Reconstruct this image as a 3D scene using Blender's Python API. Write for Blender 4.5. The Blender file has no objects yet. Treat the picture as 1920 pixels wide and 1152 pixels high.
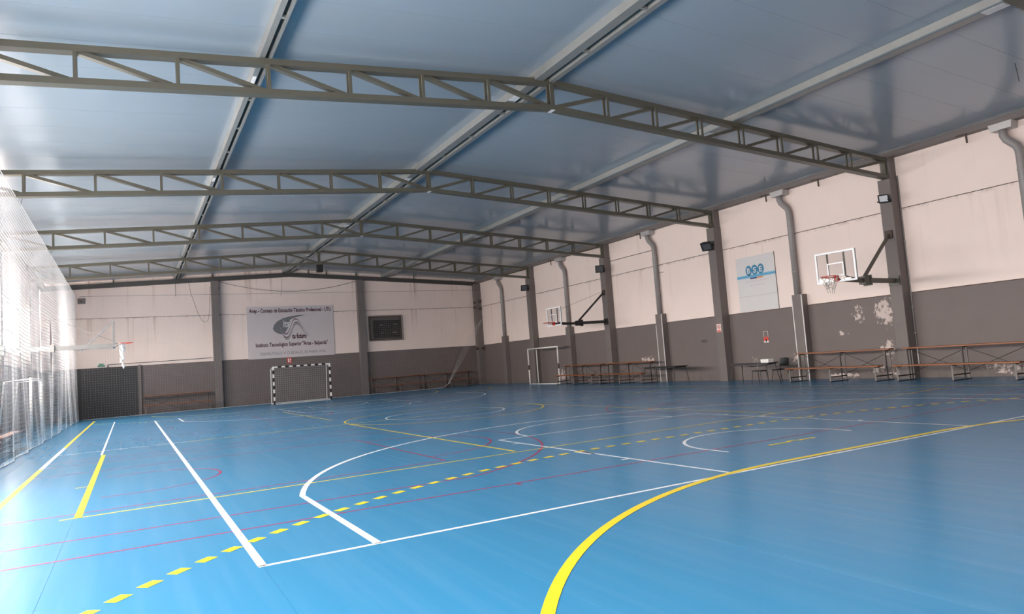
import bpy, math, random
from mathutils import Vector, Matrix

random.seed(7)
S = bpy.context.scene
COL = S.collection
PI = math.pi

# ------------------------------------------------------------------ camera
H, YAW, PITCH, ROLL, F = 1.4497, 0.5050, 0.0768, -0.0731, 1305.63
fwd = Vector((math.sin(YAW) * math.cos(PITCH), math.cos(YAW) * math.cos(PITCH), math.sin(PITCH)))
rgt = Vector((math.cos(YAW), -math.sin(YAW), 0))
upv = rgt.cross(fwd)
r2 = math.cos(ROLL) * rgt + math.sin(ROLL) * upv
u2 = -math.sin(ROLL) * rgt + math.cos(ROLL) * upv
cam_d = bpy.data.cameras.new('camera')
cam = bpy.data.objects.new('camera', cam_d)
COL.objects.link(cam)
M = Matrix((r2, u2, -fwd)).transposed().to_4x4()
M.translation = Vector((0, 0, H))
cam.matrix_world = M
cam_d.sensor_fit = 'HORIZONTAL'
cam_d.sensor_width = 36.0
cam_d.lens = F / 1920 * 36.0
cam_d.clip_start = 0.05
cam_d.clip_end = 500
S.camera = cam

# ------------------------------------------------------------------ light
SKY = 80.0
GROUND = .70
WINDOW_BANDS = ((1.0, 3.9), (1.5, 3.8), (3.15, 5.05), (3.15, 5.05), (3.15, 5.05), (3.15, 5.05))  # first two are unseen windows, their low bands shaped for the light
EXPOSURE = 0.30
SKY_COL = (1.0, 0.93, 0.88, 1)
W = bpy.data.worlds.new('overcast_sky')
S.world = W
W.use_nodes = True
bg = W.node_tree.nodes['Background']
bg.inputs[1].default_value = SKY
_w = W.node_tree                       # even overcast sky above, pale paving below the horizon
_tc = _w.nodes.new('ShaderNodeTexCoord')
_sx = _w.nodes.new('ShaderNodeSeparateXYZ')
_mr = _w.nodes.new('ShaderNodeMapRange')
_mr.inputs['From Min'].default_value = -.04
_mr.inputs['From Max'].default_value = .04
_mx = _w.nodes.new('ShaderNodeMix')
_mx.data_type = 'RGBA'
_mx.inputs[6].default_value = tuple(c * GROUND for c in SKY_COL[:3]) + (1,)
_mx.inputs[7].default_value = SKY_COL
_w.links.new(_tc.outputs['Generated'], _sx.inputs[0])
_w.links.new(_sx.outputs[2], _mr.inputs['Value'])
_w.links.new(_mr.outputs[0], _mx.inputs[0])
_w.links.new(_mx.outputs[2], bg.inputs[0])

vs = S.view_settings
vs.view_transform = 'Standard'
vs.look = 'None'
vs.gamma = 1.0
vs.use_curve_mapping = False
vs.exposure = EXPOSURE
S.cycles.max_bounces = 12
S.cycles.diffuse_bounces = 7
S.cycles.glossy_bounces = 4
S.cycles.transparent_max_bounces = 12
S.cycles.sample_clamp_indirect = 20.0
S.cycles.caustics_reflective = False
S.cycles.caustics_refractive = False


def portal(name, loc, rot, sx, sy):
    """sampling guide for the daylight in a window opening"""
    l = bpy.data.lights.new(name, 'AREA')
    l.shape = 'RECTANGLE'
    l.size, l.size_y = sx, sy
    l.cycles.is_portal = True
    o = bpy.data.objects.new(name, l)
    o.location = loc
    o.rotation_euler = rot
    COL.objects.link(o)
    return o


# ------------------------------------------------------------------ materials
MATS = {}


def mat(name, col, rough=.6, spec=.5, metal=0.0, var=0.0, vscale=3.0, bump=0.0, bscale=40.0):
    m = bpy.data.materials.new(name)
    m.use_nodes = True
    nt = m.node_tree
    b = nt.nodes['Principled BSDF']
    b.inputs['Base Color'].default_value = (*col, 1)
    b.inputs['Roughness'].default_value = rough
    b.inputs['Specular IOR Level'].default_value = spec
    b.inputs['Metallic'].default_value = metal
    tc = nt.nodes.new('ShaderNodeTexCoord')
    if var:
        n = nt.nodes.new('ShaderNodeTexNoise')
        n.inputs['Scale'].default_value = vscale
        n.inputs['Detail'].default_value = 6
        nt.links.new(tc.outputs['Object'], n.inputs['Vector'])
        mx = nt.nodes.new('ShaderNodeMix')
        mx.data_type = 'RGBA'
        mx.inputs[6].default_value = (*[c * (1 - var) for c in col], 1)
        mx.inputs[7].default_value = (*[min(1, c * (1 + var)) for c in col], 1)
        nt.links.new(n.outputs['Fac'], mx.inputs[0])
        nt.links.new(mx.outputs[2], b.inputs['Base Color'])
    if bump:
        n2 = nt.nodes.new('ShaderNodeTexNoise')
        n2.inputs['Scale'].default_value = bscale
        n2.inputs['Detail'].default_value = 4
        nt.links.new(tc.outputs['Object'], n2.inputs['Vector'])
        bp = nt.nodes.new('ShaderNodeBump')
        bp.inputs['Strength'].default_value = bump
        bp.inputs['Distance'].default_value = .01
        nt.links.new(n2.outputs['Fac'], bp.inputs['Height'])
        nt.links.new(bp.outputs[0], b.inputs['Normal'])
    MATS[name] = m
    return m


class NT:
    """small node helper"""
    def __init__(s, m):
        s.nt = m.node_tree
        s.b = s.nt.nodes['Principled BSDF']
        s.tc = s.nt.nodes.new('ShaderNodeNewGeometry').outputs['Position']

    def link(s, a, b):
        s.nt.links.new(a, b)

    def noise(s, scale, detail=5, vec=None, stretch=None, rough=.5):
        v = vec or s.tc
        if stretch:
            mp = s.nt.nodes.new('ShaderNodeMapping')
            mp.inputs['Scale'].default_value = stretch
            s.link(v, mp.inputs['Vector'])
            v = mp.outputs[0]
        n = s.nt.nodes.new('ShaderNodeTexNoise')
        n.inputs['Scale'].default_value = scale
        n.inputs['Detail'].default_value = detail
        n.inputs['Roughness'].default_value = rough
        s.link(v, n.inputs['Vector'])
        return n.outputs['Fac']

    def ramp(s, x, a, b, lo=0.0, hi=1.0):
        r = s.nt.nodes.new('ShaderNodeMapRange')
        r.inputs['From Min'].default_value = a
        r.inputs['From Max'].default_value = b
        r.inputs['To Min'].default_value = lo
        r.inputs['To Max'].default_value = hi
        s.link(x, r.inputs['Value'])
        return r.outputs[0]

    def math(s, op, a, b=None):
        n = s.nt.nodes.new('ShaderNodeMath')
        n.operation = op
        for i, v in enumerate((a, b)):
            if v is None:
                continue
            if isinstance(v, (int, float)):
                n.inputs[i].default_value = v
            else:
                s.link(v, n.inputs[i])
        return n.outputs[0]

    def mix(s, fac, a, b):
        n = s.nt.nodes.new('ShaderNodeMix')
        n.data_type = 'RGBA'
        if isinstance(fac, (int, float)):
            n.inputs[0].default_value = fac
        else:
            s.link(fac, n.inputs[0])
        for i, v in ((6, a), (7, b)):
            if isinstance(v, tuple):
                n.inputs[i].default_value = (*v, 1)
            else:
                s.link(v, n.inputs[i])
        return n.outputs[2]

    def sep(s):
        n = s.nt.nodes.new('ShaderNodeSeparateXYZ')
        s.link(s.tc, n.inputs[0])
        return n.outputs

    def bump(s, h, strength, dist=.01):
        bp = s.nt.nodes.new('ShaderNodeBump')
        bp.inputs['Strength'].default_value = strength
        bp.inputs['Distance'].default_value = dist
        s.link(h, bp.inputs['Height'])
        s.link(bp.outputs[0], s.b.inputs['Normal'])


FLOOR_BLUE = (0.034, 0.205, 0.385)
mf = mat('blue_vinyl', FLOOR_BLUE, .27, .36)
n = NT(mf)
mott = n.mix(n.noise(.6, 6), tuple(c * .97 for c in FLOOR_BLUE), tuple(min(1, c * 1.03) for c in FLOOR_BLUE))
speck = n.ramp(n.noise(26, 1), .765, .78)
c2 = n.mix(n.math('MULTIPLY', speck, .35), mott, (.03, .10, .17))
scuff = n.ramp(n.noise(7.0, 6, stretch=(1, .04, 1)), .45, 1.0, 0, .06)
n.link(n.mix(scuff, c2, (.55, .72, .82)), n.b.inputs['Base Color'])

mat('line_white', (.80, .82, .84), .35, var=.06, vscale=12)
mat('line_yellow', (.84, .62, .02), .35, var=.06, vscale=12)
mat('line_red', (.36, .02, .09), .35, var=.15, vscale=12)

# ceiling sheet: glossy painted metal
mc = mat('ceiling_sheet', (.66, .69, .71), .20, .65)
n = NT(mc)
dirt = n.ramp(n.noise(.55, 7, stretch=(.25, 1, 1)), .50, .75, 0, .28)
n.link(n.mix(dirt, (.285, .335, .38), (.235, .26, .28)), n.b.inputs['Base Color'])
n.link(n.ramp(n.noise(.5, 3), .3, .7, .16, .21), n.b.inputs['Roughness'])
n.bump(n.noise(.7, 2, stretch=(.3, 1, 1)), .05, .01)

WHITE = (.86, .715, .645)
GREY = (.155, .126, .117)


def wall_white(name, axis):
    """white paint with rust runs; axis = the wall's long horizontal axis (0 = x, 1 = y)"""
    m = mat(name, WHITE, .62, .35)
    n = NT(m)
    st = (1, 1, .045) if axis == 0 else (1, 1, .045)
    runs = n.ramp(n.noise(2.6, 3, stretch=st), .615, .76)
    z = n.sep()[2]
    # runs start under the joints and fade downwards
    below = n.math('FRACT', n.math('DIVIDE', z, 2.675))
    top = n.ramp(below, .1, 1.0)
    amt = n.math('MULTIPLY', n.math('MULTIPLY', runs, top), .70 if axis == 0 else .26)
    base = n.mix(n.noise(1.1, 6), tuple(c * .95 for c in WHITE), tuple(min(1, c * 1.04) for c in WHITE))
    c1 = n.mix(amt, base, (.34, .17, .09))
    edge = n.math('MULTIPLY', n.ramp(below, .955, .995), n.ramp(n.noise(5, 5, stretch=(1, 1, .3)), .45, .7))
    c2 = n.mix(n.math('MULTIPLY', edge, .55), c1, (.26, .16, .11))
    n.link(c2, n.b.inputs['Base Color'])
    n.bump(n.noise(25, 4), .12, .004)
    return m


def wall_grey(name, patches=()):
    m = mat(name, GREY, .58, .4)
    n = NT(m)
    base = n.mix(n.noise(1.4, 6), tuple(c * .92 for c in GREY), tuple(c * 1.08 for c in GREY))
    s = n.sep()
    low = n.ramp(s[2], .45, .05)
    grime = n.math('MULTIPLY', low, n.ramp(n.noise(9, 5, stretch=(1, 1, .22)), .42, .72))
    c1 = n.mix(n.math('MULTIPLY', grime, .6), base, (.11, .075, .05))
    # flaked paint
    chips = n.ramp(n.noise(2.3, 9, rough=.72), .76, .77)
    c1 = n.mix(n.math('MULTIPLY', chips, .6), c1, (.50, .41, .37))
    for (cy, cz, sy, sz, th) in patches:
        dy = n.math('DIVIDE', n.math('SUBTRACT', s[1], cy), sy)
        dz = n.math('DIVIDE', n.math('SUBTRACT', s[2], cz), sz)
        r = n.math('ADD', n.math('MULTIPLY', dy, dy), n.math('MULTIPLY', dz, dz))
        fall = n.ramp(r, 1.5, 0.0, -.3, .17)
        f = n.math('ADD', n.noise(6.5, 9, rough=.75), fall)
        c1 = n.mix(n.ramp(f, th, th + .012), c1, (.56, .46, .42))
    n.link(c1, n.b.inputs['Base Color'])
    n.bump(n.noise(22, 5), .15, .004)
    return m


MW_R = wall_white('white_paint_side', 1)
MW_B = wall_white('white_paint_end', 0)
MG_R = wall_grey('grey_paint_flaked', [(13.95, 2.15, .60, .75, .605), (13.95, .95, .45, .55, .625), (14.9, 2.2, .35, .6, .64),
                                      (15.5, 1.55, .45, .2, .66), (15.7, .12, 1.1, .13, .615), (14.4, .3, .6, .3, .66),
                                      (33.5, .45, .9, .55, .645), (26.0, 1.05, .9, .25, .635), (17.55, .75, .35, .45, .66), (19.4, .7, .6, .5, .69), (10.5, .25, 1.6, .3, .66), (13.9, .2, .5, .25, .655)])
MG_B = wall_grey('grey_paint')
mat('column_grey', (.165, .140, .130), .55, .4, var=.10, vscale=2.5, bump=.12, bscale=25)
mat('joint_dark', (.09, .055, .04), .9, var=.4, vscale=6)
mat('truss_paint', (.098, .090, .067), .38, .5, var=.10, vscale=3)
mat('purlin_galv', (.27, .27, .255), .38, .5, metal=.25, var=.12, vscale=4)
mat('purlin_dark', (.10, .13, .15), .5)
mat('gable_beam', (.06, .056, .052), .5, var=.15)
mat('pipe_grey', (.27, .25, .24), .45, var=.1, vscale=5)
mat('galv_sheet', (.42, .40, .39), .4, metal=.2, var=.2, vscale=9)
mat('white_trim', (.74, .71, .69), .5)
mat('bench_wood', (.24, .075, .02), .38, .5, var=.22, vscale=9)
mat('bench_steel', (.020, .015, .013), .5, var=.3, vscale=12)
mat('bench_steel_worn', (.17, .145, .13), .5, var=.3, vscale=12)
mat('black_plastic', (.012, .012, .013), .42)
mat('black_steel', (.012, .011, .012), .45)
mat('red_rim', (.55, .035, .012), .4)
mat('board_white', (.86, .86, .86), .45)
mat('hoop_steel', (.085, .078, .06), .45, var=.15)
mat('hoop_black', (.016, .015, .016), .45)
mat('hoop_grey', (.20, .195, .19), .45, var=.1)
mat('net_white', (.66, .65, .65), .8)
mat('net_grey', (.50, .51, .52), .8)
mat('rag_white', (.82, .80, .78), .85)
mat('net_worn', (.42, .38, .34), .85)
mat('banner_grey', (.60, .54, .545), .5, var=.06, vscale=1.2)
mat('print_maroon', (.085, .022, .035), .6)
mat('print_grey', (.16, .165, .17), .6)
mat('print_midgrey', (.25, .235, .245), .6)
mat('print_pale', (.62, .60, .61), .6)
mat('poster_white', (.66, .63, .615), .55, var=.03)
mat('print_blue', (.03, .21, .36), .5)
mat('print_lightblue', (.16, .42, .62), .5)
mat('print_navy', (.03, .045, .16), .5)
mat('print_orange', (.75, .24, .06), .5)
mat('sign_red', (.62, .05, .035), .5)
mat('sign_white', (.80, .74, .70), .5)
mat('sign_green', (.05, .22, .12), .5)
mat('goal_white', (.78, .75, .70), .4, var=.12, vscale=9)
mat('goal_black', (.014, .012, .012), .4)
mat('rust_dark', (.07, .045, .035), .7, var=.4, vscale=15)
mat('door_dark', (.022, .020, .021), .5, var=.2)
mat('window_frame', (.55, .54, .53), .5)
mat('lamp_lens', (.75, .78, .80), .15)
mat('lens_dark', (.09, .09, .095), .1, .8)
mat('paper', (.80, .79, .76), .6)
mat('cable_dark', (.05, .045, .04), .6)
mat('ground', (.80, .77, .73), .9, var=.2, vscale=.5)
mat('dark_glass', (.012, .012, .014), .1)
mat('speaker_black', (.010, .010, .011), .6)

# thin clear glass (light passes straight through)
mg = bpy.data.materials.new('thin_glass')
mg.use_nodes = True
nt = mg.node_tree
nt.nodes.remove(nt.nodes['Principled BSDF'])
tr = nt.nodes.new('ShaderNodeBsdfTransparent')
tr.inputs[0].default_value = (.68, .68, .68, 1)   # dusty panes
gl = nt.nodes.new('ShaderNodeBsdfGlossy')
gl.inputs['Roughness'].default_value = .03
mxs = nt.nodes.new('ShaderNodeMixShader')
mxs.inputs[0].default_value = .05
nt.links.new(tr.outputs[0], mxs.inputs[1])
nt.links.new(gl.outputs[0], mxs.inputs[2])
nt.links.new(mxs.outputs[0], nt.nodes['Material Output'].inputs[0])
MATS['thin_glass'] = mg
ma = mg.copy()
ma.name = 'acrylic'
for nd in ma.node_tree.nodes:
    if nd.type == 'BSDF_TRANSPARENT':
        nd.inputs[0].default_value = (.95, .945, .945, 1)
MATS['acrylic'] = ma
mdg = mg.copy()
mdg.name = 'dusty_glass'
for nd in mdg.node_tree.nodes:
    if nd.type == 'BSDF_TRANSPARENT':
        nd.inputs[0].default_value = (.68, .68, .68, 1)
MATS['dusty_glass'] = mdg


# ------------------------------------------------------------------ mesh helpers
class MB:
    def __init__(s):
        s.v, s.f, s.m = [], [], []

    def add(s, vs, fs, mi=0):
        k = len(s.v)
        s.v += [tuple(p) for p in vs]
        s.f += [tuple(i + k for i in f) for f in fs]
        s.m += [mi] * len(fs)
        return s

    def box(s, x0, x1, y0, y1, z0, z1, mi=0):
        return s.prism8([(x0, y0, z0), (x1, y0, z0), (x1, y1, z0), (x0, y1, z0), (x0, y0, z1), (x1, y0, z1), (x1, y1, z1), (x0, y1, z1)], mi)

    def prism8(s, p, mi=0):
        return s.add(p, [(3, 2, 1, 0), (4, 5, 6, 7), (0, 1, 5, 4), (1, 2, 6, 5), (2, 3, 7, 6), (3, 0, 4, 7)], mi)

    def bar(s, a, b, w, h, upd=(0, 0, 1), mi=0, w2=None, h2=None):
        """rectangular bar from a to b; w across, h along up"""
        a, b = Vector(a), Vector(b)
        d = (b - a).normalized()
        u = Vector(upd)
        u = (u - d * u.dot(d))
        if u.length < 1e-4:
            u = Vector((1, 0, 0)) - d * d.x
        u.normalize()
        r = d.cross(u)
        w2 = w if w2 is None else w2
        h2 = h if h2 is None else h2
        p = []
        for c, ww, hh in ((a, w, h), (b, w2, h2)):
            p += [c - r * ww / 2 - u * hh / 2, c + r * ww / 2 - u * hh / 2, c + r * ww / 2 + u * hh / 2, c - r * ww / 2 + u * hh / 2]
        return s.add(p, [(0, 1, 2, 3), (7, 6, 5, 4), (4, 5, 1, 0), (5, 6, 2, 1), (6, 7, 3, 2), (7, 4, 0, 3)], mi)

    def tube(s, pts, r, n=8, mi=0, closed=False, caps=True):
        pts = [Vector(p) for p in pts]
        k0 = len(s.v)
        N = len(pts)
        prev = None
        for i, p in enumerate(pts):
            if closed:
                d = pts[(i + 1) % N] - pts[i - 1]
            else:
                d = pts[min(i + 1, N - 1)] - pts[max(i - 1, 0)]
            if d.length < 1e-9:
                d = Vector((0, 0, 1))
            d.normalize()
            if prev is None:
                u = d.orthogonal().normalized()
            else:
                u = prev - d * prev.dot(d)
                u = u.normalized() if u.length > 1e-6 else d.orthogonal().normalized()
            prev = u
            w = d.cross(u)
            rr = r[i] if isinstance(r, (list, tuple)) else r
            for j in range(n):
                a = 2 * PI * j / n
                s.v.append(tuple(p + (u * math.cos(a) + w * math.sin(a)) * rr))
        segs = N if closed else N - 1
        for i in range(segs):
            i2 = (i + 1) % N
            for j in range(n):
                j2 = (j + 1) % n
                s.f.append((k0 + i * n + j, k0 + i * n + j2, k0 + i2 * n + j2, k0 + i2 * n + j))
                s.m.append(mi)
        if caps and not closed:
            s.f.append(tuple(k0 + j for j in reversed(range(n))))
            s.f.append(tuple(k0 + (N - 1) * n + j for j in range(n)))
            s.m += [mi, mi]
        return s

    def build(s, name, mats, parent=None, smooth=False, loc=None):
        me = bpy.data.meshes.new(name)
        me.from_pydata(s.v, [], s.f)
        if not isinstance(mats, (list, tuple)):
            mats = [mats]
        for m in mats:
            me.materials.append(MATS[m] if isinstance(m, str) else m)
        me.polygons.foreach_set('material_index', s.m)
        if smooth:
            me.polygons.foreach_set('use_smooth', [True] * len(me.polygons))
        me.update()
        o = bpy.data.objects.new(name, me)
        COL.objects.link(o)
        if loc:
            o.location = loc
        if parent:
            o.parent = parent
        return o


def tag(o, label=None, cat=None, group=None, kind=None):
    for k, v in (('label', label), ('category', cat), ('group', group), ('kind', kind)):
        if v:
            o[k] = v
    return o


def empty(name, loc, label, cat, group=None, rz=0.0, kind=None):
    o = bpy.data.objects.new(name, None)
    o.empty_display_size = .2
    o.location = loc
    o.rotation_euler = (0, 0, rz)
    COL.objects.link(o)
    return tag(o, label, cat, group, kind)


def kids(o):
    return [c for c in bpy.data.objects if c.parent == o]


def copy_tree(o, loc=None, rz=None, label=None, parent=None):
    c = o.copy()
    COL.objects.link(c)
    if parent:
        c.parent = parent
    for ch in kids(o):
        if ch is not c:
            copy_tree(ch, parent=c)
    if loc is not None:
        c.location = loc
    if rz is not None:
        c.rotation_euler.z = rz
    if label:
        c['label'] = label
    return c


def box_part(name, m, parent, *b):
    return MB().box(*b).build(name, m, parent)


# ------------------------------------------------------------------ dimensions
XR, XL, XA = 21.5, -4.06, 8.72          # side walls, ridge
YB, YF = 43.6, -2.5                     # end walls
B, T1 = 7.603, 13.2                     # bay and first truss in view
RIDGE, SLOPE = 8.02, .0604
Z1, Z2 = 2.67, 5.35                     # panel joints
EAVE = 7.0


def roof_z(x):
    return RIDGE - SLOPE * abs(x - XA)


colY = [T1 + .05 + (k - 1) * B for k in range(-1, 6)]     # column centres along the side walls, last one in the corner
colY[-1] = 43.45

# ------------------------------------------------------------------ floor
floor = MB().box(XL - .3, XR + .3, YF - .3, YB + .3, -.20, -.006).build('floor', 'blue_vinyl')
tag(floor, kind='structure')
seam0, pitch = -.615, 1.475
x = seam0 - 3 * pitch
strip = None
while x < XR:
    a, b = max(x, XL), min(x + pitch, XR)
    if b - a > .05:
        box_part('vinyl_sheet', 'blue_vinyl', floor, a + .001, b - .001, YF, YB, -.006, 0)
    x += pitch

LINE_Z = {'line_red': .0010, 'line_white': .0016, 'line_yellow': .0022}


def ribbon(pts, w, m, name='court_line', label=None, closed=False):
    pts = [Vector((p[0], p[1], 0)) for p in pts]
    N = len(pts)
    L, R = [], []
    for i, p in enumerate(pts):
        if closed:
            d0, d1 = (p - pts[i - 1]).normalized(), (pts[(i + 1) % N] - p).normalized()
        else:
            d0 = (p - pts[i - 1]).normalized() if i else (pts[1] - p).normalized()
            d1 = (pts[i + 1] - p).normalized() if i < N - 1 else d0
        t = (d0 + d1).normalized()
        nrm = Vector((-t.y, t.x, 0))
        k = w / 2 / max(.5, nrm.dot(Vector((-d0.y, d0.x, 0))))
        L.append(p + nrm * k)
        R.append(p - nrm * k)
    z = LINE_Z[m]
    v = [(q.x, q.y, z) for q in L] + [(q.x, q.y, z) for q in R]
    f = [(N + i, N + (i + 1) % N, (i + 1) % N, i) for i in range(N if closed else N - 1)]
    o = MB().add(v, f).build(name, m, floor)
    if label:
        o['label'] = label
    return o


def arc(cx, cy, r, a0, a1, n=48):
    return [(cx + r * math.cos(math.radians(a0 + (a1 - a0) * i / n)), cy + r * math.sin(math.radians(a0 + (a1 - a0) * i / n))) for i in range(n + 1)]


CX = 8.39
GL, GR = CX - 1.54, CX + 1.54
YM = 19.85                                    # half-way line


def fl(pts, far):
    return [(p[0], 2 * YM - p[1]) for p in pts] if far else pts


# handball court, yellow
SL, SR = -1.58, 18.36
ribbon([(SL, 0), (SL, 16.6)], .085, 'line_yellow', label='yellow left sideline')
ribbon([(SL, 16.6), (SL, 22.2)], .085, 'line_white', label='worn white stretch of the left sideline')
ribbon([(SL, 22.2), (SL, 2 * YM)], .085, 'line_yellow')
ribbon([(SR, 0), (SR, 2 * YM)], .085, 'line_yellow')
for far in (False, True):
    p = arc(GL, 0, 5.97, 178, 90) + arc(GR, 0, 5.97, 90, 2)
    ribbon(fl(p, far), .085, 'line_yellow', label='thick yellow goal area arc')
    ribbon(fl([(7.83, 7.02), (8.24, 7.02), (8.30, 7.07), (8.40, 7.07), (8.46, 7.02), (8.80, 7.02)], far), .06, 'line_yellow', label='short yellow penalty mark')
    # dashed nine metre line
    R9 = 9.03
    pth = arc(GL, 0, R9, 165, 90, 400) + arc(GR, 0, R9, 90, 15, 400)
    acc, pos, seg, dash = 0.0, 0.0, [], 0
    pitchd, ld = .307, .165
    cur = [pth[0]]
    i = 0
    last = Vector(pth[0])
    s_ = 0.0
    samples = [(0.0, last)]
    for q in pth[1:]:
        qv = Vector(q)
        s_ += (qv - last).length
        samples.append((s_, qv))
        last = qv
    total = s_

    def at(sv):
        lo, hi = 0, len(samples) - 1
        while hi - lo > 1:
            md = (lo + hi) // 2
            if samples[md][0] <= sv:
                lo = md
            else:
                hi = md
        (s0, p0), (s1, p1) = samples[lo], samples[hi]
        t = (sv - s0) / max(1e-9, s1 - s0)
        return p0 + (p1 - p0) * t
    sv = .1
    while sv + ld < total:
        a, b = at(sv), at(sv + ld)
        if SL < a.x < SR:
            ribbon(fl([tuple(a), tuple(b)], far), .10, 'line_yellow', name='court_dash')
        sv += pitchd
# half-way line and circle
ribbon([(SL, YM - .12), (1.2, YM - .12)], .05, 'line_white', label='white worn part of the half-way line')
ribbon([(1.2, YM - .12), (SR, YM - .12)], .05, 'line_yellow')
ribbon(arc(CX, YM, 3.0, 0, 352.5, 60), .055, 'line_yellow', closed=True, label='yellow centre circle')
# volleyball, yellow
ribbon([(-.58, 9.70), (-.58, 18.5)], .08, 'line_yellow', label='thick yellow court end line')
ribbon([(-.62, 18.5), (-.68, 36.5)], .045, 'line_white')
ribbon([(17.4, 9.9), (17.4, 18.6)], .05, 'line_yellow')
ribbon([(-.76, 9.70), (17.4, 10.10)], .045, 'line_yellow', label='thin yellow cross line')
ribbon([(5.36, 9.95), (5.36, YM - .1)], .055, 'line_yellow')
ribbon([(11.42, 10.0), (11.42, YM - .1)], .055, 'line_yellow')
ribbon([(5.5, 22.2), (5.55, 30.5)], .05, 'line_yellow')
ribbon([(-.78, 12.69), (-.62, 12.69)], .05, 'line_yellow')
# basketball, white
WL, WR, BY = .86, 15.92, 5.86
ribbon([(WL, BY), (WL, 2 * YM - BY)], .068, 'line_white', label='thick white left sideline')
ribbon([(WR, BY), (WR, 2 * YM - BY)], .05, 'line_white')
for far in (False, True):
    ribbon(fl([(WL - .03, BY), (WR, BY)], far), .05, 'line_white', label='white baseline')
    a0 = math.degrees(math.acos(6.6 / 6.75))
    ribbon(fl([(1.79, BY)] + arc(CX, 7.42, 6.75, 180 - a0, a0, 72) + [(CX + 6.6, BY)], far), .07, 'line_white', label='white three point arc')
    for sx in (-1, 1):
        ribbon(fl([(CX + sx * 2.44, BY), (CX + sx * 2.44, 11.65)], far), .05, 'line_white')
        ribbon(fl([(CX + sx * 2.47, 8.58), (CX + sx * 2.47, 9.0)], far), .13, 'line_white', name='lane_block')
        for yy in (7.75, 9.85, 10.83):
            ribbon(fl([(CX + sx * 2.46, yy), (CX + sx * 2.58, yy)], far), .05, 'line_white', name='lane_tick')
    ribbon(fl([(CX - 2.44, 11.65), (CX + 2.44, 11.65)], far), .05, 'line_white')
    ribbon(fl(arc(CX, 11.65, 1.8, 0, 180), far), .05, 'line_white')
    ribbon(fl([(CX - 1.3, 7.05)] + arc(CX, 7.42, 1.3, 180, 0) + [(CX + 1.3, 7.05)], far), .05, 'line_white', label='white semicircle under the hoop spot')
ribbon(arc(CX, YM, 1.8, 0, 352.5, 48), .05, 'line_white', closed=True)
# cross courts, red
for far in (False, True):
    for mir in (False, True):
        def mx(p):
            return fl([(2 * CX - q[0], q[1]) for q in p] if mir else p, far)
        a1 = math.degrees(math.asin(4.2 / 4.55))
        ribbon(mx([(SL, 8.3)] + arc(2.1, 12.5, 4.55, -a1, a1) + [(SL, 16.7)]), .035, 'line_red', label='thin red arc line')
        ribbon(mx([(SL, 10.02), (4.2, 10.08), (4.2, 14.95), (SL, 14.95)]), .035, 'line_red')
        ribbon(mx(arc(4.2, 12.5, 1.8, -90, 90)), .035, 'line_red')
        ribbon(mx([(-.4, 11.23)] + arc(-.03, 12.48, 1.27, -90, 90) + [(-.4, 13.75)]), .035, 'line_red')
        ribbon(mx([(3.96, 7.4), (3.97, 7.28)]), .05, 'line_red')
    for yy in (7.4, 17.6):
        ribbon(fl([(SL, yy), (SR, yy)], far), .035, 'line_red')

# ------------------------------------------------------------------ ceiling
ceil = MB()
for sx in (-1, 1):
    xe = XL - .3 if sx < 0 else XR + .3
    za, zb = RIDGE + .05, roof_z(xe) + .05
    p = [(XA, YF - .3, za), (xe, YF - .3, zb), (xe, YB + .3, zb), (XA, YB + .3, za)]
    if sx < 0:
        p = [p[1], p[0], p[3], p[2]]
    ceil.prism8(p + [(a, b, c + .1) for a, b, c in p])
ceil = ceil.build('ceiling', 'joint_dark')
tag(ceil, kind='structure')
pw = 1.15
protos = []
for sx in (-1, 1):
    xe = XL - .1 if sx < 0 else XR + .1
    za, zb = RIDGE, roof_z(xe)
    p = [(XA + sx * .01, 0, za), (xe, 0, zb), (xe, pw - .005, zb), (XA + sx * .01, pw - .005, za)]
    if sx < 0:
        p = [p[1], p[0], p[3], p[2]]
    protos.append(MB().prism8(p + [(a, b, c + .05) for a, b, c in p]).build('roof_panel', 'ceiling_sheet', ceil))
y0 = 10.05 - 11 * pw
nrow = int((YB - y0) / pw) + 1
for k in range(nrow):
    for pr in protos:
        if k == 0:
            pr.location = (0, y0, 0)
        else:
            c = pr.copy()
            COL.objects.link(c)
            c.location = (0, y0 + k * pw, 0)

# ------------------------------------------------------------------ right wall
wall_r = MB().box(XR + .03, XR + .30, YF, YB + .3, 0, 7.15).build('wall_right', 'joint_dark')
tag(wall_r, kind='structure')
edges = [YF] + colY[1:-1] + [YB]
for a, b in zip(edges[:-1], edges[1:]):
    for z0, z1, m in ((0, Z1, MG_R), (Z1, Z2, MW_R), (Z2, EAVE + .08, MW_R)):
        MB().box(XR, XR + .04, a + .006, b - .006, z0 + (.012 if z0 else 0), z1 - .012).build('wall_panel', m, wall_r)

# ------------------------------------------------------------------ back wall
wall_b = MB().box(XL, XR + .3, YB + .03, YB + .3, 0, RIDGE).build('wall_back', 'joint_dark')
tag(wall_b, kind='structure')


def back_panel(x0, x1, z0, z1, m, hole=None, gable=False):
    mb = MB()
    y0, y1 = YB, YB + .04
    if gable:
        xs = [x0, XA, x1] if x0 < XA < x1 else [x0, x1]
        for a, b in zip(xs[:-1], xs[1:]):
            za, zb = roof_z(a), roof_z(b)
            mb.prism8([(a, y0, z0), (b, y0, z0), (b, y1, z0), (a, y1, z0), (a, y0, za), (b, y0, zb), (b, y1, zb), (a, y1, za)])
    elif hole:
        a, b, c, d = hole
        mb.box(x0, a, y0, y1, z0, z1).box(b, x1, y0, y1, z0, z1).box(a, b, y0, y1, z0, c).box(a, b, y0, y1, d, z1)
    else:
        mb.box(x0, x1, y0, y1, z0, z1)
    return mb.build('wall_panel', m, wall_b)


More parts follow.
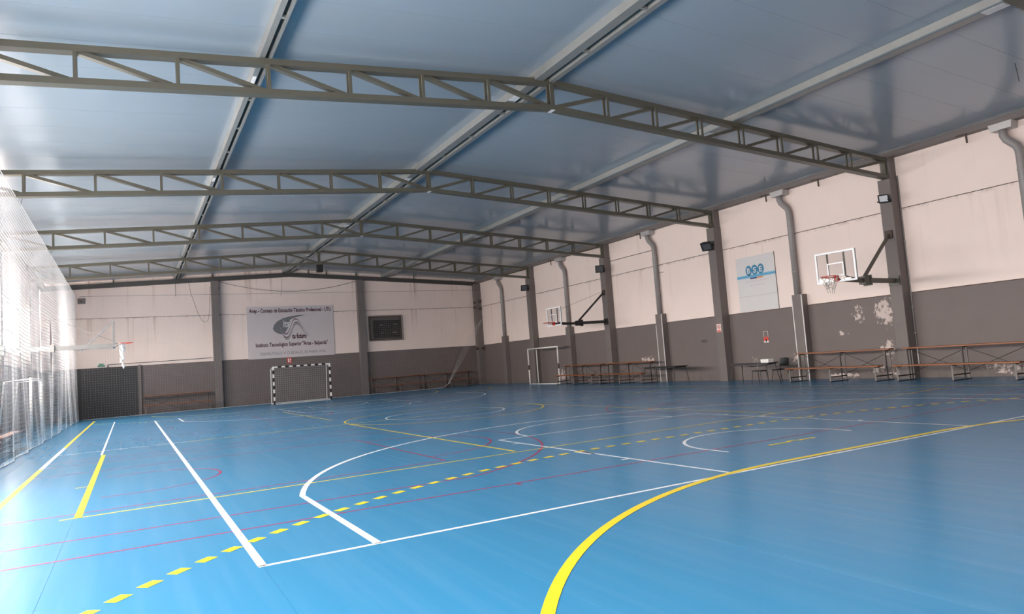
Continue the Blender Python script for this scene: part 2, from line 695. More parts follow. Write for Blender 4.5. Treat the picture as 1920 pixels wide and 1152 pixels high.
WIN = (13.53, 15.70, 3.40, 4.93)
for a, b in ((XL, 4.41), (4.41, 13.0), (13.0, XR)):
    g = .012
    back_panel(max(a, .51) if a < 0 else a + .01, b - .01, 0, Z1 - g, MG_B)
    back_panel(a + .01, b - .01, Z1 + g, Z2 - g, MW_B, WIN if a == 13.0 else None)
    back_panel(a + .01, b - .01, Z2 + g, 0, MW_B, gable=True)
back_panel(XL, -2.52, 0, Z1 - .012, MG_B)
box_part('pilaster', 'column_grey', wall_b, .36, .52, YB - .12, YB + .03, 0, 2.72)
# dark gateway in the left corner
d1 = MB().box(-2.52, .36, YB + .012, YB + .03, 0, 2.66).build('door_1', 'door_dark')
tag(d1, kind='structure')
for i in range(3):
    box_part('door_leaf', 'door_dark', d1, -2.50 + i * .955, -2.50 + i * .955 + .94, YB - .005, YB + .011, .01, 2.63)
box_part('door_frame', 'door_dark', d1, -2.52, .36, YB - .03, YB - .006, 2.60, 2.67)
# window with guard
w2 = MB()
a, b, c, d = WIN
for bx in ((a, b, c, c + .07), (a, b, d - .07, d), (a, a + .07, c + .07, d - .07), (b - .07, b, c + .07, d - .07)):
    w2.box(bx[0], bx[1], YB - .05, YB + .04, bx[2], bx[3])
w2 = w2.build('window_1', 'rust_dark')
tag(w2, kind='structure')
box_part('pane', 'dark_glass', w2, a + .25, b - .09, YB + .015, YB + .03, c + .12, d - .25)
box_part('reveal', 'column_grey', w2, a + .06, b - .06, YB + .022, YB + .029, c + .06, d - .06)
gm = MB()
k = a
while k < b:
    gm.bar((k, YB - .10, c - .02), (k, YB - .10, d + .02), .006, .006)
    k += .075
k = c
while k < d:
    gm.bar((a - .02, YB - .105, k), (b + .02, YB - .105, k), .006, .006)
    k += .075
tag(gm.build('guard_wires', 'cable_dark', w2), kind='stuff')
gf = MB()
for p, q in (((a - .06, c - .04), (b + .06, c - .04)), ((a - .06, d + .04), (b + .06, d + .04)), ((a - .06, c - .04), (a - .06, d + .04)), ((b + .06, c - .04), (b + .06, d + .04))):
    gf.tube([(p[0], YB - .10, p[1]), (q[0], YB - .10, q[1])], .018, 6)
for p in ((a + .95, d + .04), (a + .95, c - .04), (a - .06, d - .2), (b + .06, c + .3)):
    gf.tube([(p[0], YB - .10, p[1]), (p[0], YB + .02, p[1])], .02, 6)
gf.build('guard_frame', 'rust_dark', w2)
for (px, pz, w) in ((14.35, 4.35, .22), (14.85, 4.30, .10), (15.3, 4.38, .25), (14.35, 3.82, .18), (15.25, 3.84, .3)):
    box_part('painted_reflection', 'print_midgrey', w2, px - w / 2, px + w / 2, YB + .008, YB + .014, pz, pz + .045)  # grey strips painted in as reflections on the dark pane

# ------------------------------------------------------------------ left wall with the windows
wall_l = MB()
wins = []
lw = [YF] + [cy for cy in colY[1:-1]] + [YB]
for i, (a, b) in enumerate(zip(lw[:-1], lw[1:])):
    wa, wb = a + .45, b - .45
    z0, z1 = WINDOW_BANDS[i]
    if i == len(lw) - 2:
        wb = 39.4
    wins.append((wa, wb, z0, z1))
    zg = min(Z1, z0)
    wall_l.box(XL - .2, XL, a, b, 0, zg, 1)
    if z0 > Z1:
        wall_l.box(XL - .2, XL, a, b, Z1, z0)
    wall_l.box(XL - .2, XL, a, b, z1, EAVE + .1)
    wall_l.box(XL - .2, XL, a, wa, z0, z1)
    wall_l.box(XL - .2, XL, wb, b, z0, z1)
wall_l = wall_l.build('wall_left', [MW_R, MG_B])
tag(wall_l, kind='structure')
for i, (a, b, z0, z1) in enumerate(wins):
    fr_ = MB()
    t = .06
    fr_.box(XL - .14, XL - .06, a, b, z0, z0 + t).box(XL - .14, XL - .06, a, b, z1 - t, z1)
    fr_.box(XL - .14, XL - .06, a, a + t, z0 + t, z1 - t).box(XL - .14, XL - .06, b - t, b, z0 + t, z1 - t)
    wo = fr_.build('window_%d' % (i + 2), 'window_frame')
    tag(wo, kind='structure')
    nm = max(2, round((b - a) / 1.35))
    zm = z0 + (z1 - z0) * .47
    for k in range(1, nm):
        yy = a + (b - a) * k / nm
        box_part('mullion', 'window_frame', wo, XL - .13, XL - .07, yy - .035, yy + .035, z0 + t, z1 - t)
    box_part('transom', 'window_frame', wo, XL - .128, XL - .072, a + t, b - t, zm - .03, zm + .03)
    for k in range(nm):
        ya, yb_ = a + (b - a) * k / nm, a + (b - a) * (k + 1) / nm
        for p0, p1 in ((z0 + t, zm - .03), (zm + .03, z1 - t)):
            box_part('pane', 'thin_glass' if i < 2 else 'dusty_glass', wo, XL - .102, XL - .098, ya + .035, yb_ - .035, p0, p1)
    portal('window_daylight', (XL - .25, (a + b) / 2, (z0 + z1) / 2), (0, -PI / 2, 0), z1 - z0, b - a)

# ------------------------------------------------------------------ front wall (behind the photographer)
wf = MB()
wf.box(XL, XR, YF - .2, YF, 0, 7.3)
for x0, x1 in ((XL, XA), (XA, XR)):
    wf.prism8([(x0, YF - .2, 7.28), (x1, YF - .2, 7.28), (x1, YF, 7.28), (x0, YF, 7.28), (x0, YF - .2, roof_z(x0)), (x1, YF - .2, roof_z(x1)), (x1, YF, roof_z(x1)), (x0, YF, roof_z(x0))])
wf = wf.build('wall_front', MW_B)
tag(wf, kind='structure')
# ------------------------------------------------------------------ columns
ord_r = ['second from the photographer', 'behind the photographer', 'beside the nearest hoop', 'beside the empty end of the black table with the chair',
         'holding the far side hoop', 'behind the white goal frame by the wall', 'in the far corner']
clab = ['tall grey concrete column of the side wall, behind the photographer',
        'tall grey concrete column of the side wall, just out of view beyond the benches',
        'tall grey concrete column that carries the nearest hoop and a white-lensed floodlight',
        'tall grey concrete column with a small red prohibition sign and a tilted black floodlight',
        'tall grey concrete column that carries the farther side hoop and a black floodlight',
        'tall grey concrete column behind the loose white goal frame',
        'grey concrete corner column with dark stubs, at the end of the long wall of hoops']


def column(x0, x1, yc, top, label, notch=True, wy=.41):
    e = empty('column', ((x0 + x1) / 2, yc, 0), label, 'column', 'columns of the hall', kind='structure')
    cx, hw = (x0 + x1) / 2, (x1 - x0) / 2
    cb = .012
    mb = MB()
    # chamfered shaft
    prof = [(-hw, -wy / 2 + cb), (-hw + cb, -wy / 2), (hw, -wy / 2), (hw, wy / 2), (-hw + cb, wy / 2), (-hw, wy / 2 - cb)]
    n_ = len(prof)
    ztop = top - (.72 if notch else 0)
    v = [(p[0], p[1], 0) for p in prof] + [(p[0], p[1], ztop) for p in prof]
    mb.add(v, [tuple(reversed(range(n_))), tuple(range(n_, 2 * n_))] + [(i, (i + 1) % n_, n_ + (i + 1) % n_, n_ + i) for i in range(n_)])
    mb.build('shaft', 'column_grey', e)
    if notch:
        box_part('head', 'column_grey', e, -hw + .10 if x0 > 0 else -hw, hw if x0 > 0 else hw - .10, -wy / 2 + .02, wy / 2 - .08, ztop, top)
        box_part('bearing_plate', 'truss_paint', e, -hw, hw, -wy / 2, wy / 2, ztop, ztop + .025)
    return e


for k, yc in enumerate(colY[:-1]):
    if k == 0:
        continue
    column(XR - .41, XR, yc, 7.0, clab[k])
column(XR - .48, XR, 43.42, 6.95, clab[6], False, .36)
for k, yc in enumerate(colY[:-1]):
    if k == 0:
        continue
    column(XL, XL + .36, yc, 7.0, ['', 'grey column of the window wall, beside the photographer', 'grey column of the window wall behind the near stretch of net', 'grey column of the window wall next to the benches behind the net',
                                  'grey column of the window wall that carries the hoop arm through the net', 'grey column of the window wall between the two bright windows', ''][k] or 'grey column of the window wall')
for (x0, x1, top, lb) in ((4.22, 4.62, 7.30, 'grey column of the end wall between the dark gateway and the printed banner'), (12.78, 13.20, 7.30, 'grey column of the end wall between the banner and the barred window')):
    e = empty('column', ((x0 + x1) / 2, YB - .17, 0), lb, 'column', 'columns of the hall', kind='structure')
    hw = (x1 - x0) / 2
    box_part('shaft', 'column_grey', e, -hw, hw, -.17, .17, 0, top)
    for zz in (1.0, 5.35, 6.9):
        box_part('wall_clamp', 'rust_dark', e, hw, hw + .06, .05, .12, zz - .07, zz + .07)

# stubs on the corner column (parts of it)
corner = [o for o in bpy.data.objects if o.get('label') == clab[6]][0]
co = corner.location
for (xx, zz) in ((20.98, 5.62), (20.98, 5.28), (20.96, 2.45)):
    box_part('anchor_stub', 'rust_dark', corner, xx - .10 - co.x, xx + .04 - co.x, 43.18 - co.y, 43.235 - co.y, zz - .09, zz + .09)
for (yy, zz) in ((43.17, 5.7), (43.17, 5.2), (43.17, 2.45)):
    box_part('anchor_stub', 'rust_dark', corner, 21.3 - co.x, 21.46 - co.x, yy - .02 - co.y, yy + .065 - co.y, zz - .09, zz + .09)

# ------------------------------------------------------------------ eave and gable beams, purlins
eb = empty('eave_beam', (XR - .15, 20, EAVE), 'long grey eave beam along the top of the wall with the hoops', 'beam', kind='structure')
MB().box(-.14, .15, YF - 20, YB - 20, .0, .16).build('channel', 'column_grey', eb)
MB().prism8([(-.14, YF - 20, .161), (.15, YF - 20, .161), (.15, YB - 20, .161), (-.14, YB - 20, .161),
             (-.02, YF - 20, .25), (.15, YF - 20, .24), (.15, YB - 20, .24), (-.02, YB - 20, .25)]).build('flashing', 'galv_sheet', eb)
eb2 = empty('eave_beam', (XL + .12, 20, EAVE), 'long grey eave beam above the window wall, behind the net', 'beam', kind='structure')
MB().box(-.12, .12, YF - 20, YB - 20, .0, .20).build('channel', 'column_grey', eb2)

gb = empty('gable_beam', (XA, YB - .12, 7.5), 'dark painted beam running under the roof slope along the end wall', 'beam', kind='structure')
for sx in (-1, 1):
    xe = (XL + .0 - XA) if sx < 0 else (XR - .02 - XA)
    mb = MB()
    za, zb = .05, .05 - abs(xe) * SLOPE * .93
    pr = [(0, -.10, za), (xe, -.10, zb), (xe, .12, zb), (0, .12, za)]
    if sx < 0:
        pr = [pr[1], pr[0], pr[3], pr[2]]
    mb.prism8(pr + [(p[0], p[1], p[2] + .24) for p in pr])
    mb.build('beam_half', 'gable_beam', gb)
for xx in (-9.4, -4.4, 1.1, 2.2, 4.1, 8.0):
    box_part('hanger', 'gable_beam', gb, xx - .03, xx + .03, -.02, .02, .05 - abs(xx) * SLOPE * .93 + .2, RIDGE - 7.5 - abs(xx) * SLOPE)


def purlin(xc, label, double, prof=((-.26, -.04, -1), (.13, .26, 1))):
    zt = roof_z(xc)
    e = empty('purlin', (xc, 20, zt), label, 'purlin', 'roof purlins', kind='structure')
    y0, y1 = YF - 20, YB - 20
    d = .21
    if double:
        # two C channels with a gap between them
        for w0, w1, lip in prof:
            nm, mb = 'channel', MB()
            mb.box(w0, w1, y0, y1, -d, -d + .012)
            web = w0 if lip > 0 else w0
            mb.box(w0, w0 + .012, y0, y1, -d + .012, .0)
            mb.box(w1 - .012, w1, y0, y1, -d + .012, .0)
            mb.build(nm, 'purlin_galv', e)
        k = y0 + .7
        while k < y1:
            box_part('spacer', 'purlin_galv', e, prof[0][1], prof[1][0], k - .03, k + .03, -d + .004, -d + .05)
            k += 1.9
    else:
        mb = MB()
        mb.box(-.14, .14, y0, y1, -d, -d + .012)
        mb.box(-.14, -.128, y0, y1, -d + .012, 0)
        mb.box(.128, .14, y0, y1, -d + .012, -d + .05)
        mb.build('channel', 'purlin_galv', e)
        MB().box(.155, .20, y0, y1, -d + .01, -d + .03).build('conduit', 'purlin_dark', e)
        MB().box(-.165, -.141, y0, y1, -d - .004, -d + .03).build('edge_line', 'purlin_dark', e)  # thin dark strip drawing the dark line along the purlin edge
    k = y0 + 1.5
    while k < y1:
        box_part('lap_plate', 'white_trim', e, prof[0][0] + .01 if double else -.13, prof[0][1] - .01 if double else .13, k - .2, k + .2, -d - .006, -d)
        k += B
    return e


purlin(8.53, 'double steel purlin with a dark gap along the ridge of the roof', True)
purlin(2.38, 'double steel purlin on the roof slope above the windows and net', True, ((-.11, -.015, -1), (.065, .11, 1)))
purlin(14.63, 'single pale steel purlin on the roof slope above the hoops', False)

# ------------------------------------------------------------------ trusses
CT, CBz = 7.82, 7.205
KT, KB = (7.823 - 6.935) / 12.38, (7.2055 - 6.3776) / 12.38


def zt_(x):
    return CT - KT * abs(x - XA)


def zb_(x):
    return CBz - KB * abs(x - XA)


posts = [XA] + [XA + 1.587 + 1.516 * i for i in range(7)] + [XA - 1.649 - 1.548 * i for i in range(7)]
ENDR, ENDL = XR - .36, XL + .36


def make_truss(y, label):
    e = empty('roof_truss', (XA, y, 0), label, 'truss', 'lattice roof trusses')
    for xe in (ENDL, ENDR):
        for nm, zf, hh in (('top_chord', zt_, .115), ('bottom_chord', zb_, .115)):
            MB().bar((0, 0, zf(XA)), (xe - XA, 0, zf(xe)), .20, hh).build(nm, 'truss_paint', e)
    for i, px in enumerate(sorted(posts)):
        w = .10 if abs(px - XA) < .01 else .06
        mb = MB()
        for yy in (-.078, .078):
            mb.box(px - XA - w / 2, px - XA + w / 2, yy - .016, yy + .016, zb_(px) + .05, zt_(px) - .05)
        tag(mb.build('post', 'truss_paint', e), kind='stuff') if False else mb.build('post', 'truss_paint', e)
    for xe, sgn in ((ENDL, -1), (ENDR, 1)):
        ps = [XA] + sorted([p for p in posts if (p - XA) * sgn > .1], key=lambda p: abs(p - XA)) + [xe]
        for a, b in zip(ps[:-1], ps[1:]):
            MB().bar((a + sgn * .10 - XA, 0, zb_(a + sgn * .1) + .045), (b - sgn * .05 - XA, 0, zt_(b - sgn * .05) - .045), .12, .075).build('diagonal', 'truss_paint', e)
    for xe, sgn in ((ENDL, -1), (ENDR, 1)):
        MB().box(xe - XA - .05, xe - XA + .05, -.06, .06, zb_(xe) - .05, zt_(xe) + .05).build('end_plate', 'truss_paint', e)
    MB().box(-.05, .05, -.1, .1, zb_(XA) - .062, zb_(XA) - .056).build('splice_plate', 'white_trim', e)
    # packers that carry the purlins
    for px in (8.53, 2.38, 14.63):
        box_part('packer', 'truss_paint', e, px - XA - .1, px - XA + .1, -.05, .05, zt_(px) + .05, roof_z(px) - .205)
    return e


tl = ['steel lattice roof truss nearest in view, crossing the top of the picture',
      'steel lattice roof truss second in view, ending over the column with the red sign',
      'steel lattice roof truss third in view, ending over the column of the farther side hoop',
      'steel lattice roof truss farthest from the camera, with a black loudspeaker under its peak']
proto = make_truss(T1, tl[0])
for k in range(1, 4):
    copy_tree(proto, loc=(XA, T1 + k * B, 0), label=tl[k])
copy_tree(proto, loc=(XA, 5.64, 0), label='steel lattice roof truss overhead, only its dark underside showing in the top corner')

# ------------------------------------------------------------------ rain pipes with boxed feet
plab = ['grey rainwater downpipe with pale hopper above the nearest long bench', 'grey rainwater downpipe beside the insurance poster, its casing edged in white',
        'grey rainwater downpipe whose boxed foot stands behind the empty black table', 'grey rainwater downpipe behind the arm of the farther side hoop',
        'thin grey rainwater downpipe nearest the far corner column']
PY = [9.44, 17.05, 24.62, 32.21, 39.82]
for i, py in enumerate(PY):
    e = empty('downpipe', (XR - .006, py, 0), plab[i], 'pipe', 'rainwater pipes')
    cs = MB()
    cs.box(-.30, 0, -.205, .205, 0, 3.08)
    cs.build('casing', 'column_grey', e)
    if i in (1, 2):
        for yy in (-.205, .205):
            MB().box(-.312, -.285, yy - .016, yy + .016, .0, 3.06 if yy < 0 or i == 1 else 2.6).build('edge_trim', 'white_trim', e)
    MB().tube([(-.16, .06, 3.05), (-.16, .06, 6.0), (-.16, .07, 6.17), (-.17, .12, 6.30), (-.2, .32, 6.52), (-.21, .38, 6.66), (-.21, .38, 6.80)], .105, 12).build('pipe', 'pipe_grey', e, True)
    for zz in (3.9, 5.6):
        MB().tube([(-.16, .06, zz), (-.16, .06, zz + .05)], .113, 12).build('collar', 'pipe_grey', e)
    hp = MB()
    hp.prism8([(-.36, .10, 6.80), (-.04, .10, 6.80), (-.04, .62, 6.80), (-.36, .62, 6.80), (-.38, .06, 6.99), (-.02, .06, 6.99), (-.02, .66, 6.99), (-.38, .66, 6.99)])
    hp.build('hopper', 'galv_sheet', e)

# hooks under the eave
for i, (yy, lb) in enumerate(((10.72, 'small steel hook under the eave above the plain wall right of the nearest hoop column'), (15.66, 'small steel hook under the eave above the nearest hoop board'),
                              (17.95, 'small steel hook under the eave left of the hopper over the poster'), (25.4, 'small steel hook under the eave left of the hopper over the empty table'),
                              (33.4, 'small steel hook under the eave behind the third truss end'))):
    o = MB().bar((XR - .34, yy + .25, EAVE - .02), (XR - .30, yy - .02, EAVE - .02), .05, .035).bar((XR - .31, yy, EAVE), (XR - .30, yy, EAVE - .28), .045, .03, (1, 0, 0)).build('eave_hook', 'rust_dark')
    tag(o, lb, 'hook', 'hooks under the eave')

# ------------------------------------------------------------------ benches
def make_bench(name, label, L=3.45):
    """two-tier bench; local x = depth (front at 0, back at .95), y = length"""
    e = empty(name, (0, 0, 0), label, 'bench', 'two-tier wooden benches')
    for nm, x0, x1, zt in (('front_seat', 0.0, .26, .49), ('rear_seat', .62, .90, .98)):
        o = MB()
        b = .008
        z0, z1 = zt - .045, zt
        o.prism8([(x0 + b, 0, z0), (x1 - b, 0, z0), (x1 - b, L, z0), (x0 + b, L, z0), (x0, 0, z0 + b), (x1, 0, z0 + b), (x1, L, z0 + b), (x0, L, z0 + b)])
        o.prism8([(x0, 0, z0 + b), (x1, 0, z0 + b), (x1, L, z0 + b), (x0, L, z0 + b), (x0, 0, z1 - b), (x1, 0, z1 - b), (x1, L, z1 - b), (x0, L, z1 - b)])
        o.prism8([(x0, 0, z1 - b), (x1, 0, z1 - b), (x1, L, z1 - b), (x0, L, z1 - b), (x0 + b, 0, z1), (x1 - b, 0, z1), (x1 - b, L, z1), (x0 + b, L, z1)])
        o.build(nm, 'bench_wood', e)
    for yy in (.14, L / 2, L - .14):
        MB().bar((.02, yy, .012), (.93, yy, .012), .05, .024).build('floor_runner', 'bench_steel', e)
        MB().bar((.05, yy, .16), (.90, yy, .16), .03, .035).build('tie_bar', 'bench_steel', e)
        MB().bar((.03, yy, .43), (.25, yy, .43), .035, .03).build('seat_bracket', 'bench_steel', e)
        MB().bar((.63, yy, .92), (.89, yy, .92), .035, .03).build('seat_bracket', 'bench_steel', e)
        MB().bar((.05, yy, .024), (.05, yy, .445), .012, .045, (0, 1, 0)).build('leg', 'bench_steel_worn', e)
        MB().bar((.65, yy, .024), (.65, yy, .935), .03, .03, (0, 1, 0)).build('leg', 'bench_steel', e)
        MB().bar((.87, yy, .024), (.87, yy, .935), .03, .03, (0, 1, 0)).build('leg', 'bench_steel_worn', e)
    for (ya, yb_) in ((.14, L / 2), (L / 2, L - .14)):
        MB().tube([(.88, ya, .88), (.88, yb_, .22)], .008, 5).build('cross_brace', 'bench_steel', e)
        MB().tube([(.888, ya, .22), (.888, yb_, .88)], .008, 5).build('cross_brace', 'bench_steel', e)
    return e


bp = make_bench('wooden_bench', 'two-tier wooden bench with dark steel frame, right of the column that carries the nearest hoop')
bp.location = (19.92, 9.48, 0)
copy_tree(bp, (19.92, 13.36, 0), 0, 'two-tier wooden bench with dark steel frame under the nearest hoop, beside the black chair')
copy_tree(bp, (19.92, 24.58, 0), 0, 'two-tier wooden bench left of the empty black table')
copy_tree(bp, (19.92, 28.42, 0), 0, 'two-tier wooden bench beside the loose white goal frame')
copy_tree(bp, (.54, 42.40, 0), -PI / 2, 'x')
for o in bpy.data.objects:
    if o.get('label') == 'x':
        # turned so that its front faces the hall: depth axis points to the end wall
        o.rotation_euler.z = PI / 2
        o.location = (.54 + 3.45, 42.50, 0)
        o['label'] = 'two-tier wooden bench behind the net, between the dark gateway and the grey end column'
copy_tree(bp, (13.28 + 3.45, 42.50, 0), PI / 2, 'two-tier wooden bench behind the net, under the barred window')
copy_tree(bp, (16.80 + 3.45, 42.50, 0), PI / 2, 'two-tier wooden bench behind the net, nearest the corner column of the end wall')
for i, (yy, lb) in enumerate(((17.0, 'wooden bench between the white net and the window wall, nearest at the picture edge'), (20.95, 'wooden bench between white net and window wall, next to the goal frame there'))):
    copy_tree(bp, (-2.74, yy + 3.45, 0), PI, lb)

# ------------------------------------------------------------------ tables and chairs
def make_table(label, L, Wd):
    """long axis y, centred in x; wire-braced school table"""
    e = empty('folding_table', (0, 0, 0), label, 'table', 'black steel tables')
    t = MB()
    t.box(-Wd / 2 + .01, Wd / 2 - .01, .01, L - .01, .695, .703).box(-Wd / 2, Wd / 2, 0, L, .703, .722)
    t.build('table_top', 'black_plastic', e)
    ap = MB()
    ap.bar((-Wd / 2 + .05, .08, .675), (-Wd / 2 + .05, L - .08, .675), .025, .03).bar((Wd / 2 - .05, .08, .675), (Wd / 2 - .05, L - .08, .675), .025, .03)
    ap.bar((-Wd / 2 + .05, .12, .675), (Wd / 2 - .05, .12, .675), .025, .03).bar((-Wd / 2 + .05, L - .12, .675), (Wd / 2 - .05, L - .12, .675), .025, .03)
    ap.build('rail', 'black_steel', e)
    for sx in (-1, 1):
        for yy, dy in ((.13, -.10), (L - .13, .10)):
            MB().tube([(sx * (Wd / 2 - .06), yy, .69), (sx * (Wd / 2 + .03), yy + dy, .012)], .015, 8).build('leg', 'black_steel', e)
            MB().tube([(sx * (Wd / 2 + .03), yy + dy, 0), (sx * (Wd / 2 + .03), yy + dy, .02)], .02, 8).build('foot', 'black_plastic', e)
    w = MB()
    for sx in (-1, 1):
        w.tube([(sx * (Wd / 2 - .06), .15, .66), (sx * (Wd / 2 - .1), L * .4, .60), (sx * (Wd / 2 - .1), L * .6, .60), (sx * (Wd / 2 - .06), L - .15, .66)], .007, 6)
    w.tube([(-Wd / 2 + .1, L * .4, .60), (Wd / 2 - .1, L * .4, .60)], .007, 6).tube([(-Wd / 2 + .1, L * .6, .60), (Wd / 2 - .1, L * .6, .60)], .007, 6)
    w.build('wire_shelf', 'black_steel', e)
    return e


tb = make_table('long black table standing empty by the wall, in front of a white-edged pipe casing', 2.12, .75)
tb.location = (20.25, 22.35, 0)
tb2 = make_table('long black table with a white box on it beside the black chair', 1.80, .56)
tb2.location = (19.95, 17.30, 0)


def make_chair():
    e = empty('stacking_chair', (0, 0, 0), 'black plastic stacking chair beside the table with the white box', 'chair')
    # local: faces -x ... seat shell
    st = MB()
    nx, ny = 8, 8
    vs_, fs_ = [], []
    for i in range(nx + 1):
        for j in range(ny + 1):
            u, v = i / nx, j / ny
            xx = -.21 + .42 * u
            yy = -.22 + .44 * v
            z = .445 + .03 * ((2 * v - 1) ** 2) - .03 * math.sin(PI * u) + (-.03 * (1 - u * 5) if u < .2 else 0)
            vs_.append((xx, yy, z))
    for i in range(nx):
        for j in range(ny):
            a = i * (ny + 1) + j
            fs_.append((a, a + ny + 1, a + ny + 2, a + 1))
    k = len(vs_)
    vs2 = vs_ + [(p[0], p[1], p[2] - .012) for p in vs_]
    fs2 = fs_ + [tuple(reversed([q + k for q in f])) for f in fs_]
    st.add(vs2, fs2)
    st.build('seat', 'black_plastic', e, True)
    bk = MB()
    vs_, fs_ = [], []
    for i in range(nx + 1):
        for j in range(ny + 1):
            u, v = i / nx, j / ny
            yy = (-.22 + .44 * v)
            z = .55 + .29 * u + (.012 * math.cos((2 * v - 1) * PI) if i == nx else 0)
            xx = .20 + .07 * u - .035 * (2 * v - 1) ** 2
            vs_.append((xx, yy, z))
    for i in range(nx):
        for j in range(ny):
            a = i * (ny + 1) + j
            fs_.append((a, a + ny + 1, a + ny + 2, a + 1))
    k = len(vs_)
    bk.add(vs_ + [(p[0] + .012, p[1], p[2]) for p in vs_], fs_ + [tuple(reversed([q + k for q in f])) for f in fs_])
    bk.build('backrest', 'black_plastic', e, True)
    for sy in (-1, 1):
        MB().tube([(-.16, sy * .18, .44), (-.24, sy * .23, .01)], .012, 8).build('leg', 'black_steel', e)
        MB().tube([(.13, sy * .18, .44), (.27, sy * .23, .01)], .012, 8).build('leg', 'black_steel', e)
        MB().tube([(.12, sy * .185, .435), (.19, sy * .195, .45), (.215, sy * .2, .56), (.235, sy * .2, .70)], .012, 8).build('back_post', 'black_steel', e)
        for q in ((-.24, .23), (.27, .23)):
            MB().tube([(q[0], sy * q[1], 0), (q[0], sy * q[1], .018)], .017, 8).build('foot', 'black_plastic', e)
    MB().tube([(-.16, -.18, .43), (-.16, .18, .43)], .011, 8).tube([(.13, -.18, .43), (.13, .18, .43)], .011, 8).build('seat_rail', 'black_steel', e)
    return e


ch = make_chair()
ch.location = (20.60, 17.58, 0)
ch.rotation_euler.z = -.12
# stool under the table
e = empty('stool', (19.98, 18.0, 0), 'low black stool tucked under the table that carries the white box', 'stool')
MB().box(-.18, .18, -.22, .22, .435, .455).build('seat', 'black_plastic', e)
for sx in (-1, 1):
    for sy in (-1, 1):
        MB().tube([(sx * .14, sy * .18, .44), (sx * .19, sy * .22, 0)], .012, 8).build('leg', 'black_steel', e)
MB().tube([(-.15, -.19, .42), (.15, -.19, .42), (.15, .19, .42), (-.15, .19, .42)], .01, 6, closed=True).build('rail', 'black_steel', e)
e = empty('paper_box', (19.98, 17.60, .722), 'small white cardboard box lying on the black table', 'box')
MB().prism8([(-.13, -.17, 0), (.13, -.17, 0), (.13, .17, 0), (-.13, .17, 0), (-.135, -.175, .09), (.135, -.175, .09), (.135, .175, .09), (-.135, .175, .09)]).build('carton', 'paper', e)
MB().prism8([(-.14, -.18, .091), (.14, -.18, .091), (.14, .18, .091), (-.14, .18, .091), (-.13, -.17, .125), (.13, -.17, .125), (.13, .17, .125), (-.13, .17, .125)]).build('lid', 'paper', e)

# ------------------------------------------------------------------ hoops
def net_rags(mb, cx, cy, zr, r, drop, nstr, seed):
    rnd = random.Random(seed)
    for i in range(nstr):
        a = 2 * PI * i / nstr + rnd.uniform(-.1, .1)
        p = [(cx + r * math.cos(a), cy + r * math.sin(a), zr)]
        q = rnd.uniform(.5, 1.0)
        k = 5
        for j in range(1, k + 1):
            t = j / k
            rr = r * (1 - .62 * t) + rnd.uniform(-.012, .012)
            aa = a + .35 * t * (1 if i % 2 else -1)
            p.append((cx + rr * math.cos(aa), cy + rr * math.sin(aa), zr - drop * q * t))
        mb.tube(p, rnd.uniform(.006, .010), 5)


